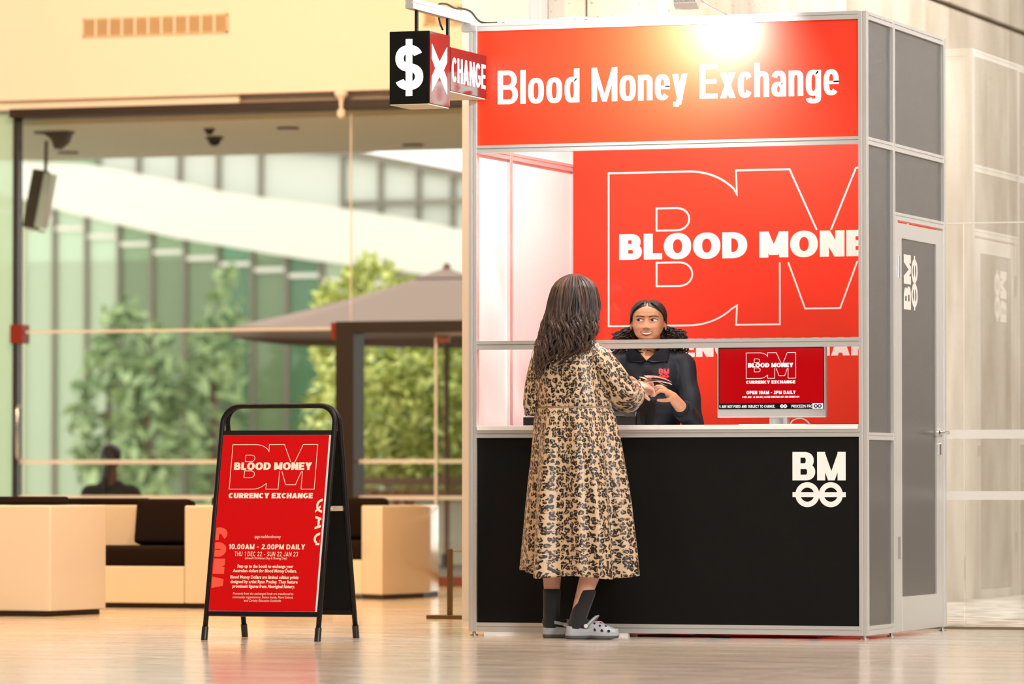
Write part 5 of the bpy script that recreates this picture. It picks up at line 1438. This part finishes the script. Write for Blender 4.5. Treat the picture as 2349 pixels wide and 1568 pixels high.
# curved building: concrete band, glazed wall below, windows above
bl = thing('building', (-20, 40, -.15), 'pale curved concrete building with a green glazed wall and upper windows', 'building')
TOP = [(-27.0, 5.60), (-23.5, 5.34), (-22.5, 5.28), (-21.07, 5.0), (-20.4, 4.84), (-18.6, 4.58), (-17.57, 4.41), (-16.6, 4.19), (-13.0, 3.45)]
BOT = [(-27.0, 5.45), (-23.5, 4.80), (-22.9, 4.63), (-21.07, 4.20), (-19.07, 3.86), (-17.76, 3.69), (-16.6, 3.52), (-13.0, 3.0)]
def zt(u): return float(np.interp(u, [a[0] for a in TOP], [a[1] for a in TOP]))
def zb(u): return float(np.interp(u, [a[0] for a in BOT], [a[1] for a in BOT]))
def vw(u): return 40.0 + .012 * (u + 20) ** 2
us_ = [lerp(-27, -13, i / 56) for i in range(57)]
rows = [[(u, vw(u), zb(u)) for u in us_], [(u, vw(u), zt(u)) for u in us_], [(u, vw(u) + .6, zt(u)) for u in us_], [(u, vw(u) + .6, zb(u)) for u in us_], [(u, vw(u), zb(u)) for u in us_]]
mk('concrete_band', MB().grid(rows), 'pale_concrete', bl)
reflection_tints = [('pane_mint', (0.60, 0.68, 0.56), .42), ('pane_green', (0.36, 0.45, 0.31), .26), ('pane_deep', (0.24, 0.40, 0.27), .26), ('pane_tan', (0.50, 0.48, 0.34), .34)]  # pane colours vary in place of the tree reflections in the glazing
for nm, c1, hz in reflection_tints: glass(nm, tuple(min(1, x * 1.1) for x in c1), .06, .05, haze=hz, haze_col=c1)
pw = .52; k = 0; u = -24.6
seq = [0, 0, 0, 0, 0, 1, 1, 1, 2, 1, 2, 0, 0, 3, 1, 3, 1, 3, 1, 1]
while u < -14.2:
    mk('pane', MB().box(u + .035, u + pw - .035, vw(u) + .16, vw(u) + .18, -.15, zb(u) + .02), reflection_tints[seq[k % len(seq)]][0], bl)
    mk('mullion', MB().box(u - .022, u + .022, vw(u) + .08, vw(u) + .20, -.15, zb(u) + .02), 'mullion' if k > 2 else 'soffit_paint', bl)
    mk('transom', MB().box(u + .03, u + pw - .03, vw(u) + .10, vw(u) + .19, zb(u + pw / 2) - .26, zb(u + pw / 2) - .20), 'pale_concrete', bl)
    u += pw; k += 1
# upper storey
ROOF = [(-27, 6.2), (-18.7, 5.36), (-16.6, 4.94), (-13, 4.2)]
def zr_(u): return float(np.interp(u, [a[0] for a in ROOF], [a[1] for a in ROOF]))
cuts = [-24.5, -23.3, -22.45, -21.80, -21.15, -20.55, -19.9, -18.66, -18.10, -17.54, -17.04, -16.5, -15.9, -15.2, -14.4]
for a, c in zip(cuts[:-1], cuts[1:]):
    zlo = min(zt(a), zt(c)) - .1
    mk('upper_window', MB().add([(a + .03, vw(a) + .4, zlo), (c - .03, vw(c) + .4, zlo), (c - .03, vw(c) + .4, zr_(c) - .02), (a + .03, vw(a) + .4, zr_(a) - .02), (a + .03, vw(a) + .45, zlo), (c - .03, vw(c) + .45, zlo), (c - .03, vw(c) + .45, zr_(c) - .02), (a + .03, vw(a) + .45, zr_(a) - .02)],
       [(0, 1, 2, 3), (4, 7, 6, 5), (0, 4, 5, 1), (1, 5, 6, 2), (2, 6, 7, 3), (3, 7, 4, 0)]), 'blind_pale' if a > -22.5 else 'pane_green', bl)
    mk('window_mullion', MB().box(a - .028, a + .028, vw(a) + .33, vw(a) + .46, zlo, zr_(a) + .02), 'mullion', bl)
mk('window_rail', MB().box(-18.66, -15.0, 40.36, 40.42, 4.62, 4.69), 'mullion', bl)
rows = []
for dv_, dz in ((.30, -.02), (.30, .09), (.55, .09), (.55, -.02), (.30, -.02)): rows.append([(u, vw(u) + dv_, zr_(u) + dz) for u in us_])
mk('roof_edge', MB().grid(rows), 'mullion', bl)
mk('rear_wall', MB().box(-27, -13, 46.0, 46.2, -.15, 4.2), 'soffit_paint', bl)
for k, (u, v, r, hh) in enumerate(((-21.3, 38.3, .55, 3.0), (-20.5, 37.8, .50, 2.6), (-19.7, 38.2, .45, 3.3), (-17.9, 38.4, .50, 2.6), (-16.9, 38.4, .55, 2.9))):  # trees added to stand in for the leafy reflections in the glass
    tr = thing('tree', (u, v, -.15), ('leafy tree added in place of reflections in the green glazing, %s' % ('farthest left', 'second from the left', 'third from the left', 'fourth from the left', 'farthest right')[k]), 'tree', 'trees added in place of reflections in the green glazing')
    o = mk('leaves', foliage([((u, v, hh * .55), (r, r, hh * .42)), ((u + .2, v, hh * .85), (r * .7, r * .7, hh * .28))], 420, .15, 20 + k), 'leaf_green', tr); o['kind'] = 'stuff'
    mk('trunk', MB().tube([(u, v, -.15), (u, v, hh * .7)], [.07, .04], 8), 'bark', tr)
